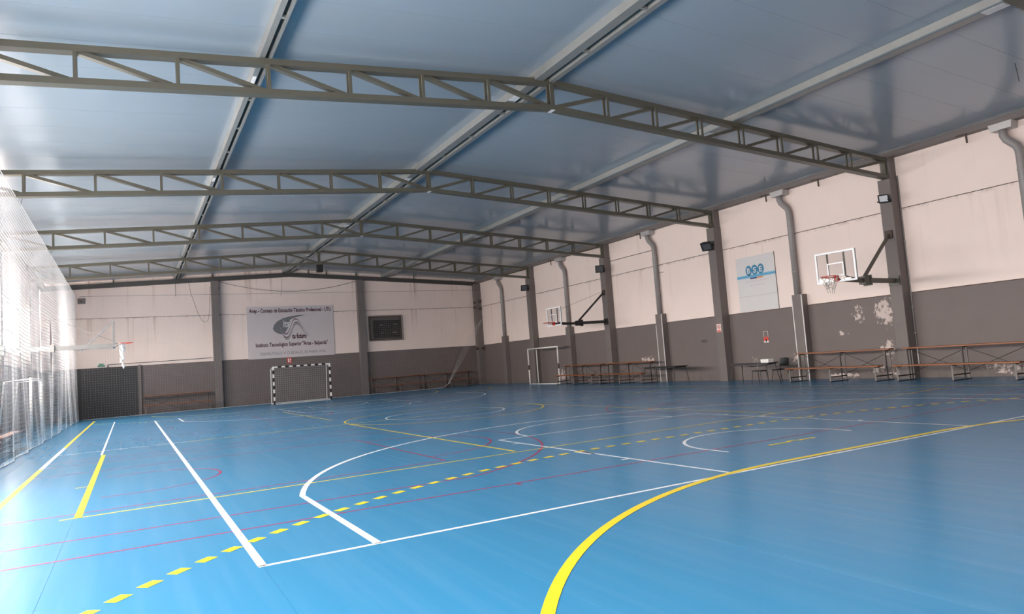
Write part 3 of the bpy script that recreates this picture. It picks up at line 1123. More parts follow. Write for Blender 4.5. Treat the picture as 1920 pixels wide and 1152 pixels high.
def make_hoop(label, col_x, col_y, bx, by, bz, th, steel, torn, acry=True, sgn=1):
    """board centre (bx,by,bz), turned by th about z; wall column at col_x"""
    e = empty('basketball_hoop', (bx, by, bz), label, 'basketball hoop', 'wall-mounted basketball hoops', rz=th)
    # local frame: +x to the wall, board in the y-z plane
    bw, bh = 1.2, .9
    fr = MB()
    t = .05
    for b in ((-bw / 2, bw / 2, -bh / 2, -bh / 2 + t), (-bw / 2, bw / 2, bh / 2 - t, bh / 2), (-bw / 2, -bw / 2 + t, -bh / 2 + t, bh / 2 - t), (bw / 2 - t, bw / 2, -bh / 2 + t, bh / 2 - t)):
        fr.box(-.012, .03, b[0], b[1], b[2], b[3])
    fr.build('board_frame', 'board_white', e)
    MB().box(0, .012, -bw / 2 + t, bw / 2 - t, -bh / 2 + t, bh / 2 - t).build('backboard', 'acrylic', e)
    tg = MB()
    iw, z0, z1, q = .50, -.27, .12, .035
    for b in ((-iw / 2, iw / 2, z1 - q, z1), (-iw / 2, iw / 2, z0, z0 + q), (-iw / 2, -iw / 2 + q, z0 + q, z1 - q), (iw / 2 - q, iw / 2, z0 + q, z1 - q)):
        tg.box(-.008, -.002, b[0], b[1], b[2], b[3])
    tg.build('target_square', 'board_white', e)
    for sy in (-1, 1):
        MB().box(.032, .06, sy * .25 - .02, sy * .25 + .02, -.40, bh / 2).build('board_strut', steel, e)
    MB().box(.03, .05, -bw / 2 - .004, -bw / 2 + .03, -bh / 2, bh / 2).build('edge_bar', steel, e)
    zr = -.29
    R = .225
    rc = -.15 - R
    rim = MB().tube([(rc + R * math.cos(2 * PI * i / 32), R * math.sin(2 * PI * i / 32), zr) for i in range(32)], .011, 8, closed=True)
    rim.build('rim', 'red_rim', e, True)
    br = MB().box(-.155, -.012, -.07, .07, zr - .02, zr + .012)
    br.prism8([(-.03, -.08, zr - .14), (-.012, -.08, zr - .14), (-.012, .08, zr - .14), (-.03, .08, zr - .14), (-.03, -.08, zr + .04), (-.012, -.08, zr + .04), (-.012, .08, zr + .04), (-.03, .08, zr + .04)])
    br.tube([(rc + .1, R * .88, zr), (-.03, .05, zr - .1)], .009, 6).tube([(rc + .1, -R * .88, zr), (-.03, -.05, zr - .1)], .009, 6)
    br.build('rim_bracket', 'red_rim', e)
    nm = MB()
    if torn == 'ragged':
        net_rags(nm, rc, 0, zr, R, .5, 12, 3)
        for k in range(3):
            zz = zr - .16 - .08 * k
            nm.tube([(rc + (R * .72 - .03 * k) * math.cos(2 * PI * i / 10), (R * .72 - .03 * k) * math.sin(2 * PI * i / 10), zz + .02 * math.sin(i * 2.4)) for i in range(7)], .007, 5)
    elif torn == 'scrap':
        net_rags(nm, rc + .05, 0, zr, .15, .10, 5, 5)
    else:
        net_rags(nm, rc - .06, 0, zr, .15, .62, 13, 8)
        rnd = random.Random(4)
        for k in range(7):
            zz = zr - .10 - .11 * k
            ww = .06 + .03 * math.sin(k * 1.9) - .004 * k
            nm.tube([(rc - .06 + .05 * math.sin(k * 2.2), 0, zz), (rc - .05 + .06 * math.sin(k * 1.7 + 1), .01, zz - .07), (rc - .05, .0, zz - .16)], [ww, ww * .8, .02], 7)
    nm.build('net_remains', 'net_worn', e)
    # arm to the column (world -> local)
    c, s = math.cos(-th), math.sin(-th)

    def loc(x, y, z):
        dx, dy = x - bx, y - by
        return (dx * c - dy * s, dx * s + dy * c, z - bz)
    az = 3.07
    pl = loc(col_x, col_y, az)
    back = (.06, 0, -.38)
    mid = tuple(Vector(back) + (Vector(pl) - Vector(back)) * .46)
    MB().bar(back, mid, .09, .07, w2=.11, h2=.13).build('arm_tip', steel, e)
    MB().bar(mid, pl, .12, .14).build('arm', steel, e)
    bm = Vector(mid)
    dr = (Vector(pl) - Vector(back)).normalized()
    MB().bar(bm - dr * .17, bm + dr * .17, .2, .24).bar(bm + dr * .13, bm + dr * .17, .26, .32).build('arm_joint', steel, e)
    tp = loc(col_x, col_y, 4.54)
    MB().bar(tuple(bm + Vector((0, 0, .12))), tp, .07, .08).build('brace', steel, e)
    pla = MB()
    pla.bar(tuple(Vector(pl) - dr * .02), tuple(Vector(pl) + dr * .035), .34, .30)
    pla.build('wall_plate', steel, e)
    pla = MB()
    pla.bar(tuple(Vector(tp) - dr * .03), tuple(Vector(tp) + dr * .035), .22, .26)
    pla.build('upper_plate', 'rust_dark', e)
    for sy in (-1, 1):
        MB().bar(tuple(bm + Vector((-.1, 0, 0))), (.05, sy * .25, -.30), .035, .035).build('stay', steel, e)
    return e, loc


make_hoop('nearest basketball hoop, clear board on brown steel arm, ragged net under the red rim', XR - .445, 13.25, 17.833, 12.914, 3.459, .114, 'hoop_steel', 'ragged')
e, loc = make_hoop('farther side-wall basketball hoop, clear board on a black arm, net almost gone', XR - .445, 28.45, 18.137, 28.68, 3.436, .03, 'hoop_black', 'scrap')
MB().tube([loc(XR - .45, 28.45, 4.62), (.02, -.2, .25)], .006, 5).build('stay_cable', 'cable_dark', e)

# hoop that comes through the net on the window side
e = empty('basketball_hoop', (-.47, 28.4, 3.40), 'grey-armed basketball hoop reaching out through the white net, white rags under its rim', 'basketball hoop', 'wall-mounted basketball hoops')
bw, bh, t = 1.2, .94, .05
fr = MB()
for b in ((-bw / 2, bw / 2, -bh / 2, -bh / 2 + t), (-bw / 2, bw / 2, bh / 2 - t, bh / 2), (-bw / 2, -bw / 2 + t, -bh / 2 + t, bh / 2 - t), (bw / 2 - t, bw / 2, -bh / 2 + t, bh / 2 - t)):
    fr.box(-.035, .012, b[0], b[1], b[2], b[3])
fr.build('board_frame', 'hoop_grey', e)
MB().box(-.012, 0, -bw / 2 + t, bw / 2 - t, -bh / 2 + t, bh / 2 - t).build('backboard', 'acrylic', e)
R, zr = .225, -.32
rc = .15 + R - .02
MB().tube([(rc + R * math.cos(2 * PI * i / 32), R * math.sin(2 * PI * i / 32), zr) for i in range(32)], .012, 8, closed=True).build('rim', 'red_rim', e, True)
MB().box(.012, .16, -.06, .06, zr - .02, zr + .01).tube([(rc - .1, R * .88, zr), (.012, .05, zr - .13)], .009, 6).tube([(rc - .1, -R * .88, zr), (.012, -.05, zr - .13)], .009, 6).build('rim_bracket', 'hoop_grey', e)
nm = MB()
net_rags(nm, rc - .12, -.05, zr, .11, .55, 12, 8)
for k in range(8):
    zz = zr - .08 - .10 * k
    ox = rc - .13 + .035 * math.sin(k * 2.1)
    ww = max(.02, .065 + .02 * math.sin(k * 1.9) - .005 * k)
    nm.tube([(ox - .02, -.06, zz + .05), (ox + .02, -.05, zz - .04), (ox - .01 + .03 * math.sin(k), -.05, zz - .12)], [ww * .7, ww, ww * .35], 7)
nm.build('net_remains', 'rag_white', e)
px = XL + .38 + .47
MB().bar((-.04, 0, -.40), (px * 1 - .94 + -.0 if False else XL + .38 + .47, 0, -.40), .11, .15).build('arm', 'hoop_grey', e)
MB().bar((-.03, 0, .45), (-1.08, 0, -.58), .05, .06).build('brace', 'hoop_grey', e)
MB().bar((-1.90, 0, -.40), (-1.78, 0, -.40), .22, .24).build('arm_joint', 'hoop_grey', e)
MB().bar((XL + .36 + .47, 0, -.40), (XL + .42 + .47, 0, -.40), .34, .34).build('wall_plate', 'hoop_grey', e)
MB().tube([(XL + .40 + .47, .05, 1.3), (-.05, .05, -.22)], .007, 5).build('stay_cable', 'hoop_grey', e)

# ------------------------------------------------------------------ goals
GY = 39.88
e = empty('handball_goal', (CX, GY, 0), 'black and white striped handball goal with net in front of the end wall', 'goal', 'handball goals')
for sx in (-1, 1):
    n_ = 10
    for k in range(n_):
        z0, z1 = 2.08 * k / n_, 2.08 * (k + 1) / n_
        box_part('post_band', 'goal_white' if k % 2 else 'goal_black', e, sx * 1.54 - .04, sx * 1.54 + .04, -.04, .04, z0, z1)
n_ = 15
for k in range(n_):
    x0, x1 = -1.5 + 3.0 * k / n_, -1.5 + 3.0 * (k + 1) / n_
    box_part('crossbar_band', 'goal_black' if k % 2 else 'goal_white', e, x0, x1, -.04, .04, 2.0, 2.08)
fr = MB()
for sx in (-1, 1):
    fr.tube([(sx * 1.54, .04, 2.03), (sx * 1.54, .75, 1.95), (sx * 1.54, .95, .03), (sx * 1.54, .04, .03)], .022, 6)
fr.tube([(-1.54, .95, .03), (1.54, .95, .03)], .022, 6)
fr.build('rear_frame', 'goal_white', e)
MB().bar((-1.54, -.0, .012), (1.54, -.0, .012), .05, .02).build('ground_bar', 'goal_white', e)
for sx in (-1, 1):
    MB().prism8([(sx * 1.54 - .02, .06, 1.86), (sx * 1.54 + .02, .06, 1.86), (sx * 1.54 + .02, .40, 2.0), (sx * 1.54 - .02, .40, 2.0), (sx * 1.54 - .02, .06, 2.0), (sx * 1.54 + .02, .06, 2.0), (sx * 1.54 + .02, .40, 2.02), (sx * 1.54 - .02, .40, 2.02)]).build('gusset', 'goal_white', e)
nm = MB()
for i in range(26):
    xx = -1.5 + 3.0 * i / 25
    nm.tube([(xx, .03, 2.0), (xx, .72, 1.93), (xx, .80, 1.2), (xx, .93, .04)], .0035, 3, caps=False)
for j in range(17):
    t = j / 16
    yy = .72 + .2 * t
    zz = 1.93 - 1.89 * t
    nm.tube([(-1.5, yy, zz), (1.5, yy, zz)], .0035, 3, caps=False)
tag(nm.build('goal_net', 'net_grey', e), kind='stuff')

# bare white frame by the side wall
e = empty('goal_frame', (20.3, 33.6, 0), 'bare white goal frame with chipped paint standing along the side wall', 'goal')
h = 1.6
for sy in (-1, 1):
    MB().tube([(0, sy * h, 0), (0, sy * h, .85)], .04, 10).tube([(0, sy * h, 1.12), (0, sy * h, 2.06)], .04, 10).build('post', 'goal_white', e, True)
    MB().tube([(0, sy * h, .85), (0, sy * h, 1.12)], .0405, 10).build('post_chipped_band', 'rust_dark', e, True)
MB().tube([(0, -h, 2.04), (0, h, 2.04)], .04, 10).build('crossbar', 'goal_white', e, True)
MB().tube([(0, -h, .03), (0, h, .03)], .025, 8).build('ground_bar', 'goal_white', e, True)
MB().tube([(.72, h + .25, 0), (.72, h + .25, 2.02)], .035, 10).build('rear_post', 'goal_white', e, True)
MB().tube([(.0, h, 2.02), (.72, h + .25, 2.02)], .03, 8).tube([(0, h, .03), (.72, h + .25, .03)], .025, 8).build('side_bar', 'goal_white', e, True)
MB().tube([(.0, -h, 2.02), (.86, -h + .2, 2.02)], .03, 8).build('side_bar', 'pipe_grey', e, True)

# goal frame behind the left net
e = empty('goal_frame', (-2.85, 29.0, 0), 'white goal frame standing behind the white net under the windows', 'goal')
for sy in (-1.5, 1.5):
    MB().tube([(0, sy, 0), (0, sy, 2.03)], .045, 10).build('post', 'goal_white', e, True)
    MB().tube([(0, sy, 2.0), (-.7, sy, 1.95), (-.9, sy, .02)], .028, 8).build('side_bar', 'goal_white', e, True)
MB().tube([(0, -1.5, 2.0), (0, 1.5, 2.0)], .045, 10).build('crossbar', 'goal_white', e, True)
MB().tube([(-.9, -1.5, .03), (-.9, 1.5, .03)], .025, 8).build('rear_bar', 'goal_white', e, True)

# ------------------------------------------------------------------ nets
def net_left():
    x0, y0, y1, zt, sp = -2.38, 13.4, 42.0, 6.42, .10
    e = empty('safety_net', (x0, y0, 0), 'white safety net hung along the window wall from the trusses to the floor', 'net', 'safety nets')
    ny = int((y1 - y0) / sp)
    nz = int((zt - .03) / sp)
    SLIT = 28.4

    def pos(y, z):
        t = max(0, 1 - z / zt)
        fold = .05 * math.sin(y * 2.1 + .6 * math.sin(y * .9)) + .018 * math.sin(y * 5.3 + z * .4)
        belly = .10 * math.sin(y * .42 + 1.0) * math.sin(PI * min(1, t))
        dy = .03 * math.sin(z * 2.3 + y * .8)
        # torn opening where the hoop arm comes through
        slit = 0
        zz = (z - 3.1) / .95
        if abs(zz) < 1:
            d = y - SLIT
            open_ = .32 * (1 - zz * zz)
            slit = math.copysign(open_ * math.exp(-abs(d) / .9), d if d else 1)
        return (x0 + fold * (t ** 2.2) * .9 + belly, y + dy * t + slit, z)
    mb = MB()
    zs = [zt - (zt - .03) * k / 22 for k in range(23)]
    for i in range(ny + 1):
        y = y0 + i * sp
        mb.tube([pos(y, z) for z in zs], .0024, 3, caps=False)
    for j in range(nz + 1):
        z = zt - j * sp
        pts, k = [], 0
        runs = []
        y = y0
        cur = []
        while y <= y1:
            if abs(z - 3.1) < .95 and abs(y - SLIT) < .10:
                if len(cur) > 1:
                    runs.append(cur)
                cur = []
            else:
                cur.append(pos(y, z))
            y += .20
        if len(cur) > 1:
            runs.append(cur)
        for r in runs:
            mb.tube(r, .0062, 3, caps=False)
    tag(mb.build('net_mesh', 'net_white', e, loc=(-x0, -y0, 0)), kind='stuff')
    MB().tube([(0, 0, zt), (0, y1 - y0, zt)], .008, 6).build('head_rope', 'net_white', e)
    MB().tube([(pos(y0 + i * .25, .02)[0] - x0, i * .25, .022) for i in range(int((y1 - y0) / .25) + 1)], .012, 6).build('foot_rope', 'net_white', e)
    ties = MB()
    for k in range(0, 4):
        yy = T1 + .25 + k * B
        MB().tube([(0, yy - y0, zt), (.05, yy - y0 + .05, zt - .16), (.1, yy - y0, zt + .02)], .006, 5).build('tie_loop', 'cable_dark', e)


net_left()


def net_back():
    y0, xl, zt, sp = 42.25, -2.20, 6.40, .12
    e = empty('safety_net', (xl, y0, 0), 'thin net hung across the end wall, gathered up with ropes at the corner column', 'net', 'safety nets')

    def xr(z):
        pts = [(6.4, 20.85), (5.2, 20.6), (4.2, 20.1), (2.7, 19.2), (1.2, 18.5), (.15, 18.0)]
        for (za, xa_), (zb, xb) in zip(pts[:-1], pts[1:]):
            if zb <= z <= za:
                return xb + (xa_ - xb) * (z - zb) / (za - zb)
        return 18.0

    def pos(x, z):
        t = max(0, 1 - z / zt)
        return (x - xl, .05 * t * math.sin(x * 2.1) + .03 * t * math.sin(x * 5.3), z)
    mb = MB()
    nx = int((20.85 - xl) / sp)
    for i in range(nx + 1):
        x = xl + i * sp
        # lower end: where the gathered edge crosses
        zlow = .04
        if x > 18.0:
            for k in range(200):
                z = .15 + k * .0315
                if xr(z) >= x:
                    zlow = z
                    break
        if zt - zlow < .1:
            continue
        zs = [zt - (zt - zlow) * k / 8 for k in range(9)]
        mb.tube([pos(x, z) for z in zs], .0017, 3, caps=False)
    z = zt
    while z > .05:
        xe = xr(z)
        m_ = int((xe - xl) / .4)
        mb.tube([pos(xl + (xe - xl) * k / m_, z) for k in range(m_ + 1)], .0017, 3, caps=False)
        z -= sp
    tag(mb.build('net_mesh', 'net_grey', e), kind='stuff')
    MB().tube([(0, 0, zt), (20.95 - xl, 0, zt)], .007, 6).build('head_rope', 'cable_dark', e)
    for k, off in enumerate((0, .10, .22, -.12)):
        MB().tube([(20.95 - xl - off, .02, 4.4 - off), (20.3 - xl - off, 0, 3.4), (19.5 - xl - off * 1.2, -.02, 2.2), (18.7 - xl - off * .6, -.03, 1.0), (18.2 - xl - off * .2, -.04, .25), (17.8 - xl, -.05, .05), (17.0 - xl, -.03, .02)], .006, 6).build('gather_rope', 'net_grey', e)
    MB().tube([(i * .5, pos(xl + i * .5, .03)[1], .02) for i in range(int((17.9 - xl) / .5) + 1)], .012, 6).build('foot_rope', 'net_grey', e)


net_back()

# ------------------------------------------------------------------ printing
_vf = None


def text(body, m, parent, origin, xdir, height, width=None, bold=0.0, shear=0.0, name='lettering'):
    """flat lettering as mesh; origin = lower-left corner, xdir = reading direction in world (z up)"""
    cu = bpy.data.curves.new(name, 'FONT')
    cu.body = body
    cu.size = 1.0
    cu.offset = bold
    cu.shear = shear
    cu.resolution_u = 3
    ob = bpy.data.objects.new(name, cu)
    COL.objects.link(ob)
    dg_ = bpy.context.evaluated_depsgraph_get()
    me = bpy.data.meshes.new_from_object(ob.evaluated_get(dg_))
    bpy.data.objects.remove(ob)
    xs = [v.co.x for v in me.vertices]
    ys = [v.co.y for v in me.vertices]
    w0, h0 = max(xs) - min(xs), .73
    k = height / h0
    kx = k if width is None else width / w0
    X = Vector(xdir)
    for v in me.vertices:
        p = Vector(origin) + X * ((v.co.x - min(xs)) * kx) + Vector((0, 0, v.co.y * k))
        v.co = p
    me.materials.clear()
    me.materials.append(MATS[m])
    o = bpy.data.objects.new(name, me)
    COL.objects.link(o)
    o.parent = parent
    return o


def flat(poly, m, parent, name, y):
    """flat print facing -y"""
    return MB().add([(p[0], y, p[1]) for p in poly], [tuple(range(len(poly)))]).build(name, m, parent)


# banner on the end wall (x 6.12..11.24, z 2.63..5.75)
BX0, BX1, BZ0, BZ1 = 6.12, 11.24, 2.64, 5.76
yb_ = YB - .035
ban = MB().box(BX0, BX1, yb_, YB - .005, BZ0, BZ1).build('wall_banner', 'banner_grey')
tag(ban, 'large grey printed school banner on the end wall above the striped goal', 'banner')
fy = yb_ - .003
text('Anep - Consejo de Educación Técnico Profesional - UTU', 'print_maroon', ban, (BX0 + .14, fy, 5.40), (1, 0, 0), .24, 4.86, .034)
text('Instituto Tecnológico Superior "Arias - Balparda"', 'print_maroon', ban, (BX0 + .44, fy, 3.34), (1, 0, 0), .24, 4.25, .032)
text('DISFRUTALO Y CUIDALO, ES PARA VOS', 'print_midgrey', ban, (BX0 + .68, fy, 2.83), (1, 0, 0), .175, 3.85, .012)
# swoosh: grey pointed crescent
cxl, czl = BX0 + 1.45, 4.45


def lp(u, v):      # logo coordinates: image fractions of the banner
    return (BX0 + u * (BX1 - BX0), BZ1 - v * (BZ1 - BZ0))


sw_top = [(.285, .43), (.30, .36), (.34, .29), (.40, .24), (.48, .205), (.57, .185), (.68, .178)]
sw_bot = [(.60, .205), (.53, .235), (.485, .27), (.475, .33), (.46, .42), (.43, .50), (.405, .545), (.365, .545), (.32, .51), (.295, .475)]
flat([lp(*q) for q in sw_top + sw_bot], 'print_grey', ban, 'logo_swoosh', fy)
text('its', 'print_pale', ban, (lp(.405, .40)[0], fy - .002, lp(.405, .405)[1]), (1, 0, 0), .42, .36, .03)
text('tu futuro', 'print_maroon', ban, (lp(.50, .63)[0], fy - .004, lp(.50, .635)[1]), (1, 0, 0), .30, .86, .045)
for k in range(4):
    o_ = k * .034
    base = [(.345, .30), (.375, .42), (.405, .52), (.435, .545), (.462, .50), (.49, .40), (.515, .30), (.545, .255), (.575, .275), (.605, .35), (.64, .45), (.70, .57)]
    pts = []
    for i, (u, v) in enumerate(base):
        pts.append((u + .004 * k, v + o_ * (1 if 0 < i < 11 else .5)))
    wv = [.003, .012, .018, .021, .020, .018, .018, .018, .015, .010, .006, .002]
    # smooth
    up_, dn = [], []
    for i in range(len(pts) - 1):
        for s_ in range(6):
            t = s_ / 6
            p0, p1, p2, p3 = pts[max(i - 1, 0)], pts[i], pts[i + 1], pts[min(i + 2, len(pts) - 1)]
            q = [.5 * ((2 * p1[c]) + (-p0[c] + p2[c]) * t + (2 * p0[c] - 5 * p1[c] + 4 * p2[c] - p3[c]) * t * t + (-p0[c] + 3 * p1[c] - 3 * p2[c] + p3[c]) * t ** 3) for c in (0, 1)]
            w = wv[i] + (wv[i + 1] - wv[i]) * t
            up_.append((q[0], q[1] - w * .55))
            dn.append((q[0], q[1] + w * .55))
    N = len(up_)
    v = [(lp(*q)[0], fy - .003, lp(*q)[1]) for q in up_ + dn]
    MB().add(v, [(i, i + 1, N + i + 1, N + i) for i in range(N - 1)]).build('logo_wave', ['print_maroon', 'print_pale', 'print_maroon', 'print_grey'][k], ban)

# insurance poster on the side wall: reading direction is -y
PX = XR - .02
po = MB().box(PX, XR - .003, 18.10, 20.0, 2.70, 4.85).build('wall_poster', 'poster_white')
tag(po, 'large white poster with three blue discs and a blue stripe on the side wall', 'poster')


def rp(y, z):
    return (PX - .003, y, z)


def rpoly(pts, m, name, parent=po, dx=0.0, x=None):
    X = (PX - .003 if x is None else x) - dx
    return MB().add([(X, p[0], p[1]) for p in pts], [tuple(range(len(pts)))]).build(name, m, parent)


for k, (yy, ch_) in enumerate(((19.38, 'B'), (19.08, 'S'), (18.78, 'E'))):
    rpoly([(yy + .155 * math.cos(2 * PI * i / 28), 4.30 + .20 * math.sin(2 * PI * i / 28)) for i in range(28)], 'print_blue', 'logo_disc', dx=.001 * k)
    text(ch_, 'poster_white', po, (PX - .007, yy + .075, 4.19), (0, -1, 0), .22, .15, .02)
rpoly([(20.0, 4.01), (18.10, 4.01), (18.10, 4.13), (20.0, 4.13)], 'print_lightblue', 'stripe')
rpoly([(20.0, 4.055), (18.10, 4.055), (18.10, 4.075), (20.0, 4.075)], 'print_blue', 'stripe', dx=.001)
rpoly([(19.36, 3.955), (19.02, 3.955), (18.98, 4.01), (19.32, 4.01)], 'print_navy', 'stripe', dx=.002)
rpoly([(19.02, 3.955), (18.72, 3.955), (18.70, 4.01), (18.98, 4.01)], 'print_orange', 'stripe', dx=.002)
for z_, y_, w_ in ((3.84, 19.55, 1.0), (3.68, 19.38, .66)):
    k = y_
    lm = MB()
    rnd = random.Random(int(z_ * 100))
    while k > y_ - w_:
        l = rnd.uniform(.05, .12)
        lm.add([(PX - .004, k, z_), (PX - .004, k - l, z_), (PX - .004, k - l, z_ + .05), (PX - .004, k, z_ + .05)], [(0, 1, 2, 3)])
        k -= l + .035
    lm.build('small_print', 'print_pale' if False else 'banner_grey', po)
rpoly([(20.0, 3.27), (18.10, 3.27), (18.10, 3.31), (20.0, 3.31)], 'banner_grey', 'stripe')
MB().box(PX - .008, PX, 18.085, 18.10, 2.66, 4.86).build('edge_strip', 'joint_dark', po)

# prohibition sign on the second column
sx_ = XR - .41 - .012
sg = MB().box(sx_, XR - .411, 20.74, 20.97, 1.99, 2.33).build('warning_sign', 'sign_white')
tag(sg, 'small red and white prohibition sign on the grey column', 'sign')
cyc, czc = 20.855, 2.20
ring = MB()
N = 28
ring.add([(sx_ - .002, cyc + r * math.cos(2 * PI * i / N), czc + r * math.sin(2 * PI * i / N)) for r in (.095, .068) for i in range(N)], [(i, (i + 1) % N, N + (i + 1) % N, N + i) for i in range(N)])
ring.add([(sx_ - .002, cyc + .06, czc + .045), (sx_ - .002, cyc + .045, czc + .06), (sx_ - .002, cyc - .06, czc - .045), (sx_ - .002, cyc - .045, czc - .06)], [(0, 1, 2, 3)])
ring.build('red_ring', 'sign_red', sg)
rpoly([(20.955, 2.01), (20.755, 2.01), (20.755, 2.07), (20.955, 2.07)], 'sign_red', 'caption_bar', sg, x=sx_ - .002)
for a, b in (((20.97, 1.99), (20.74, 2.0)), ((20.97, 2.32), (20.74, 2.33))):
    rpoly([(a[0], a[1]), (b[0], a[1]), (b[0], b[1]), (a[0], b[1])], 'sign_red', 'border', sg, x=sx_ - .001)
# cigarette bar of the pictogram
rpoly([(20.90, 2.19), (20.81, 2.19), (20.81, 2.21), (20.90, 2.21)], 'joint_dark', 'pictogram', sg, x=sx_ - .003)

# torn fire label under the poster
lb = empty('fire_label', (XR, 18.87, 1.5), 'torn red fire-extinguisher label with outline frame on the grey wall under the poster', 'sign')
MB().box(-.010, -.002, -.11, .11, .0, .15).build('red_field', 'sign_red', lb)
fr = MB()
for b in ((-.11, .11, .36, .372), (-.11, -.098, .15, .36), (.098, .11, .15, .36), (-.11, .11, -.07, 0)):
    fr.box(-.009, -.002, *b)
fr.build('white_border', 'sign_white', lb)
MB().box(-.012, -.0101, -.025, .025, -.06, .08).box(-.012, -.0101, -.05, .05, .02, .04).build('pictogram', 'joint_dark', lb)

# red sign above the goal
sg = MB().box(8.33, 8.60, YB - .02, YB - .002, 2.28, 2.62).build('fire_sign', 'sign_red')
tag(sg, 'small red extinguisher sign on the end wall above the striped goal', 'sign')
MB().box(8.37, 8.46, YB - .024, YB - .0201, 2.34, 2.56).box(8.50, 8.56, YB - .024, YB - .0201, 2.44, 2.56).box(8.50, 8.56, YB - .024, YB - .0201, 2.33, 2.40).build('pictogram', 'sign_white', sg)

# exit sign above the gateway
sg = MB().box(-1.55, -1.17, YB - .03, YB - .002, 2.70, 2.93).build('exit_sign', 'sign_white')
tag(sg, 'small white and green emergency sign above the dark gateway', 'sign')
flat([(-1.53, 2.73), (-1.19, 2.73), (-1.19, 2.82), (-1.53, 2.82)], 'sign_green', sg, 'green_field', YB - .032)
flat([(-1.47, 2.84), (-1.25, 2.84), (-1.25, 2.90), (-1.47, 2.90)], 'sign_green', sg, 'green_mark', YB - .032)

# stencilled word on the grey wall
ga = text('VECN', 'cable_dark', None, (XR - .004, 22.36, 1.62), (0, -1, 0), .12, .36, .05, name='wall_graffiti')
tag(ga, 'small dark stencilled letters on the grey wall beyond the red-signed column', 'graffiti')

# ------------------------------------------------------------------ floodlights
def floodlight(yc, z, label, lens, tilt, yaw, sc=1.0):
    e = empty('floodlight', (XR - .41, yc, z), label, 'floodlight', 'floodlights on the columns')
    hd = MB()
    d, w, h = .11, .30, .27
    hd.prism8([(-d, -w / 2, -h / 2), (0, -w / 2 + .05, -h / 2 + .04), (0, w / 2 - .05, -h / 2 + .04), (-d, w / 2, -h / 2),
               (-d, -w / 2, h / 2), (0, -w / 2 + .05, h / 2 - .04), (0, w / 2 - .05, h / 2 - .04), (-d, w / 2, h / 2)])
    for k in range(5):
        yy = -.09 + .045 * k
        hd.box(0, .035, yy - .006, yy + .006, -.08, .08)
    rim = MB()
    for b in ((-w / 2, w / 2, -h / 2, -h / 2 + .03), (-w / 2, w / 2, h / 2 - .03, h / 2), (-w / 2, -w / 2 + .03, -h / 2 + .03, h / 2 - .03), (w / 2 - .03, w / 2, -h / 2 + .03, h / 2 - .03)):
        rim.box(-d - .02, -d, *b)
    R = Matrix.Rotation(yaw, 4, 'Z') @ Matrix.Rotation(tilt, 4, 'Y')
    off = Vector((-.22, 0, 0))
    for mb, nm_, mm in ((hd, 'housing', 'black_steel'), (rim, 'bezel', 'black_steel'), (MB().box(-d - .006, -d + .001, -w / 2 + .03, w / 2 - .03, -h / 2 + .03, h / 2 - .03), 'lens', lens)):
        mb.v = [tuple(R @ (Vector(p) * sc) + off) for p in mb.v]
        mb.build(nm_, mm, e)
    br = MB()
    br.bar((0, -.1, -.02), (-.26, -.17, -.02), .012, .035).bar((0, .1, -.02), (-.26, .17, -.02), .012, .035).box(-.012, 0, -.13, .13, -.06, .02)
    br.build('bracket', 'black_steel', e)
    return e


floodlight(13.2, 5.62, 'small black floodlight with white lens on the column above the nearest hoop', 'lamp_lens', .25, .75)
floodlight(20.85, 5.62, 'black floodlight tilted down on the column with the red sign', 'lens_dark', -.75, .5, 1.45)
floodlight(28.35, 5.68, 'black floodlight turned sideways on the column of the farther side hoop', 'lens_dark', .2, .9, 1.4)
floodlight(36.0, 5.68, 'black floodlight on the column behind the white goal frame', 'lens_dark', .3, .8, 1.35)

# loudspeaker under the farthest truss
e = empty('loudspeaker', (XA, T1 + 3 * B, 6.93), 'black box loudspeaker hung under the peak of the farthest truss', 'loudspeaker')
MB().box(-.15, .15, -.14, .14, -.20, .18).build('cabinet', 'speaker_black', e)
MB().box(-.135, .135, -.152, -.141, -.185, .165).build('grille', 'speaker_black', e)
MB().box(-.02, .02, -.02, .02, .18, .23).build('hanger', 'black_steel', e)

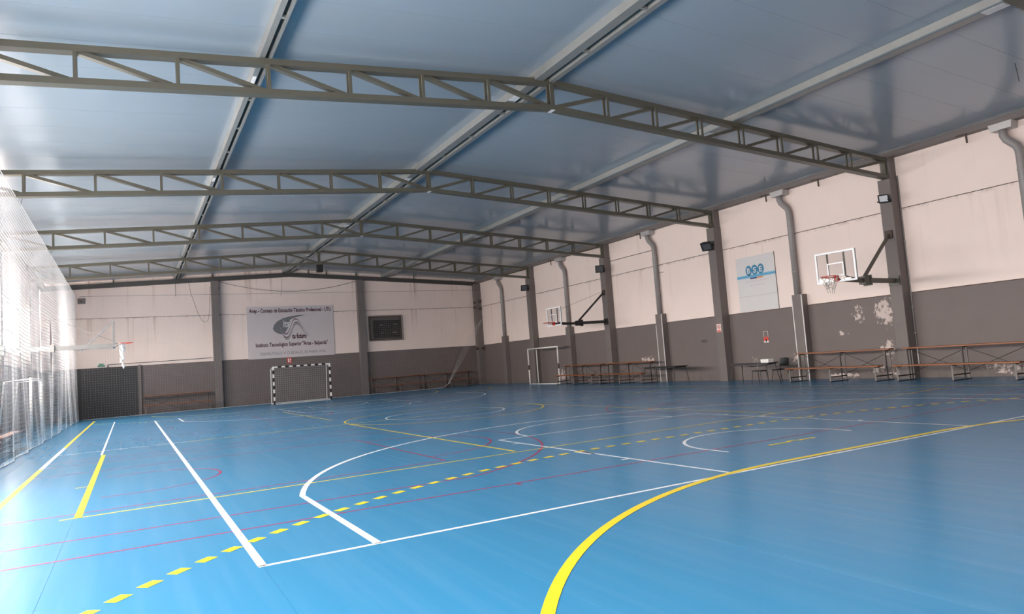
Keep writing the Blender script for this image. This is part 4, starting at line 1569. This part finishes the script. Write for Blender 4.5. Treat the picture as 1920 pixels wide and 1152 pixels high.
# ------------------------------------------------------------------ conduits, wires
e = empty('conduit', (XR - .03, 13.02, 0), 'thin pale conduit running up the wall beside the nearest hoop column', 'conduit')
MB().tube([(0, 0, .95), (0, 0, 6.4)], .02, 8).build('pipe', 'pipe_grey', e, True)
for zz in (1.4, 2.2, 3.2, 4.3):
    MB().box(-.03, .03, -.035, .035, zz - .012, zz + .012).build('clip', 'galv_sheet', e)
MB().tube([(0, -.0, .95), (0, 0, .4)], .02, 8).build('lower_pipe', 'white_trim', e, True)
e = empty('conduit', (-1.05, YB - .05, 2.83), 'thin dark conduit on the end wall above the gateway and bench', 'conduit')
MB().tube([(0, 0, -.14), (0, 0, 0), (1.7, 0, 0), (5.2, 0, .05)], .015, 6).build('pipe', 'cable_dark', e)
MB().box(-.03, .03, -.02, .03, -.16, -.04).build('end_box', 'cable_dark', e)
e = empty('wall_cable', (XR - .02, 26.5, 6.1), 'thin dark cable running high along the side wall to the second downpipe', 'cable')
MB().tube([(0, 1.8, 0), (0, .5, .01), (0, -1.6, 0), (0, -1.75, -.2), (0, -1.8, -1.1), (0, -2.15, -1.12)], .013, 6).build('wire', 'cable_dark', e)


def wire(name, pts, r, label, m='cable_dark'):
    o = MB().tube(pts, r, 6).build(name, m)
    tag(o, label, 'cable', 'hanging wires')
    return o


def sag(p, q, d, n_=16):
    p, q = Vector(p), Vector(q)
    return [tuple(p + (q - p) * (i / n_) - Vector((0, 0, d * 4 * (i / n_) * (1 - i / n_)))) for i in range(n_ + 1)]


yw = YB - .19
wire('hanging_wire', sag((4.66, yw, 7.28), (12.74, yw, 7.25), .62, 24), .011, 'long dark wire sagging across the end wall above the banner')
wire('hanging_wire', [(3.05, yw, 7.26), (3.15, yw, 6.6), (3.5, yw, 5.4), (3.7, yw, 5.0), (3.88, yw, 4.92), (4.0, yw, 5.05), (4.1, yw, 5.6), (4.16, yw, 7.0)], .010, 'looped dark wire hanging beside the left column of the end wall')
wire('hanging_wire', [(2.36, yw, 7.22), (2.36, yw, 6.45)], .012, 'short straight dark wire end hanging under the gable beam left of the looped wire')
wire('hanging_wire', [(16.7, yw, 7.13), (16.72, yw, 6.3)], .010, 'short dark wire end hanging under the gable beam right of the barred window')
wire('hanging_wire', [(8.2, yw - .05, 7.42), (8.1, yw - .05, 6.38)], .008, 'thin dark wire dropping from the gable beam to the net rope above the banner')
wire('hanging_wire', [(18.05, 7.9, 7.43), (18.0, 7.85, 7.15), (17.98, 7.83, 6.95)], .008, 'thin wire hanging from the ceiling near the top corner of the picture')

# junction box in the left corner
e = empty('wall_box', (-2.2, YB - .04, 6.3), 'small grey junction box high in the left corner of the end wall', 'box')
MB().box(-.17, .17, -.05, .03, -.15, .15).build('case', 'column_grey', e)
MB().box(-.08, .06, -.06, -.051, -.06, .02).build('cable_entry', 'joint_dark', e)
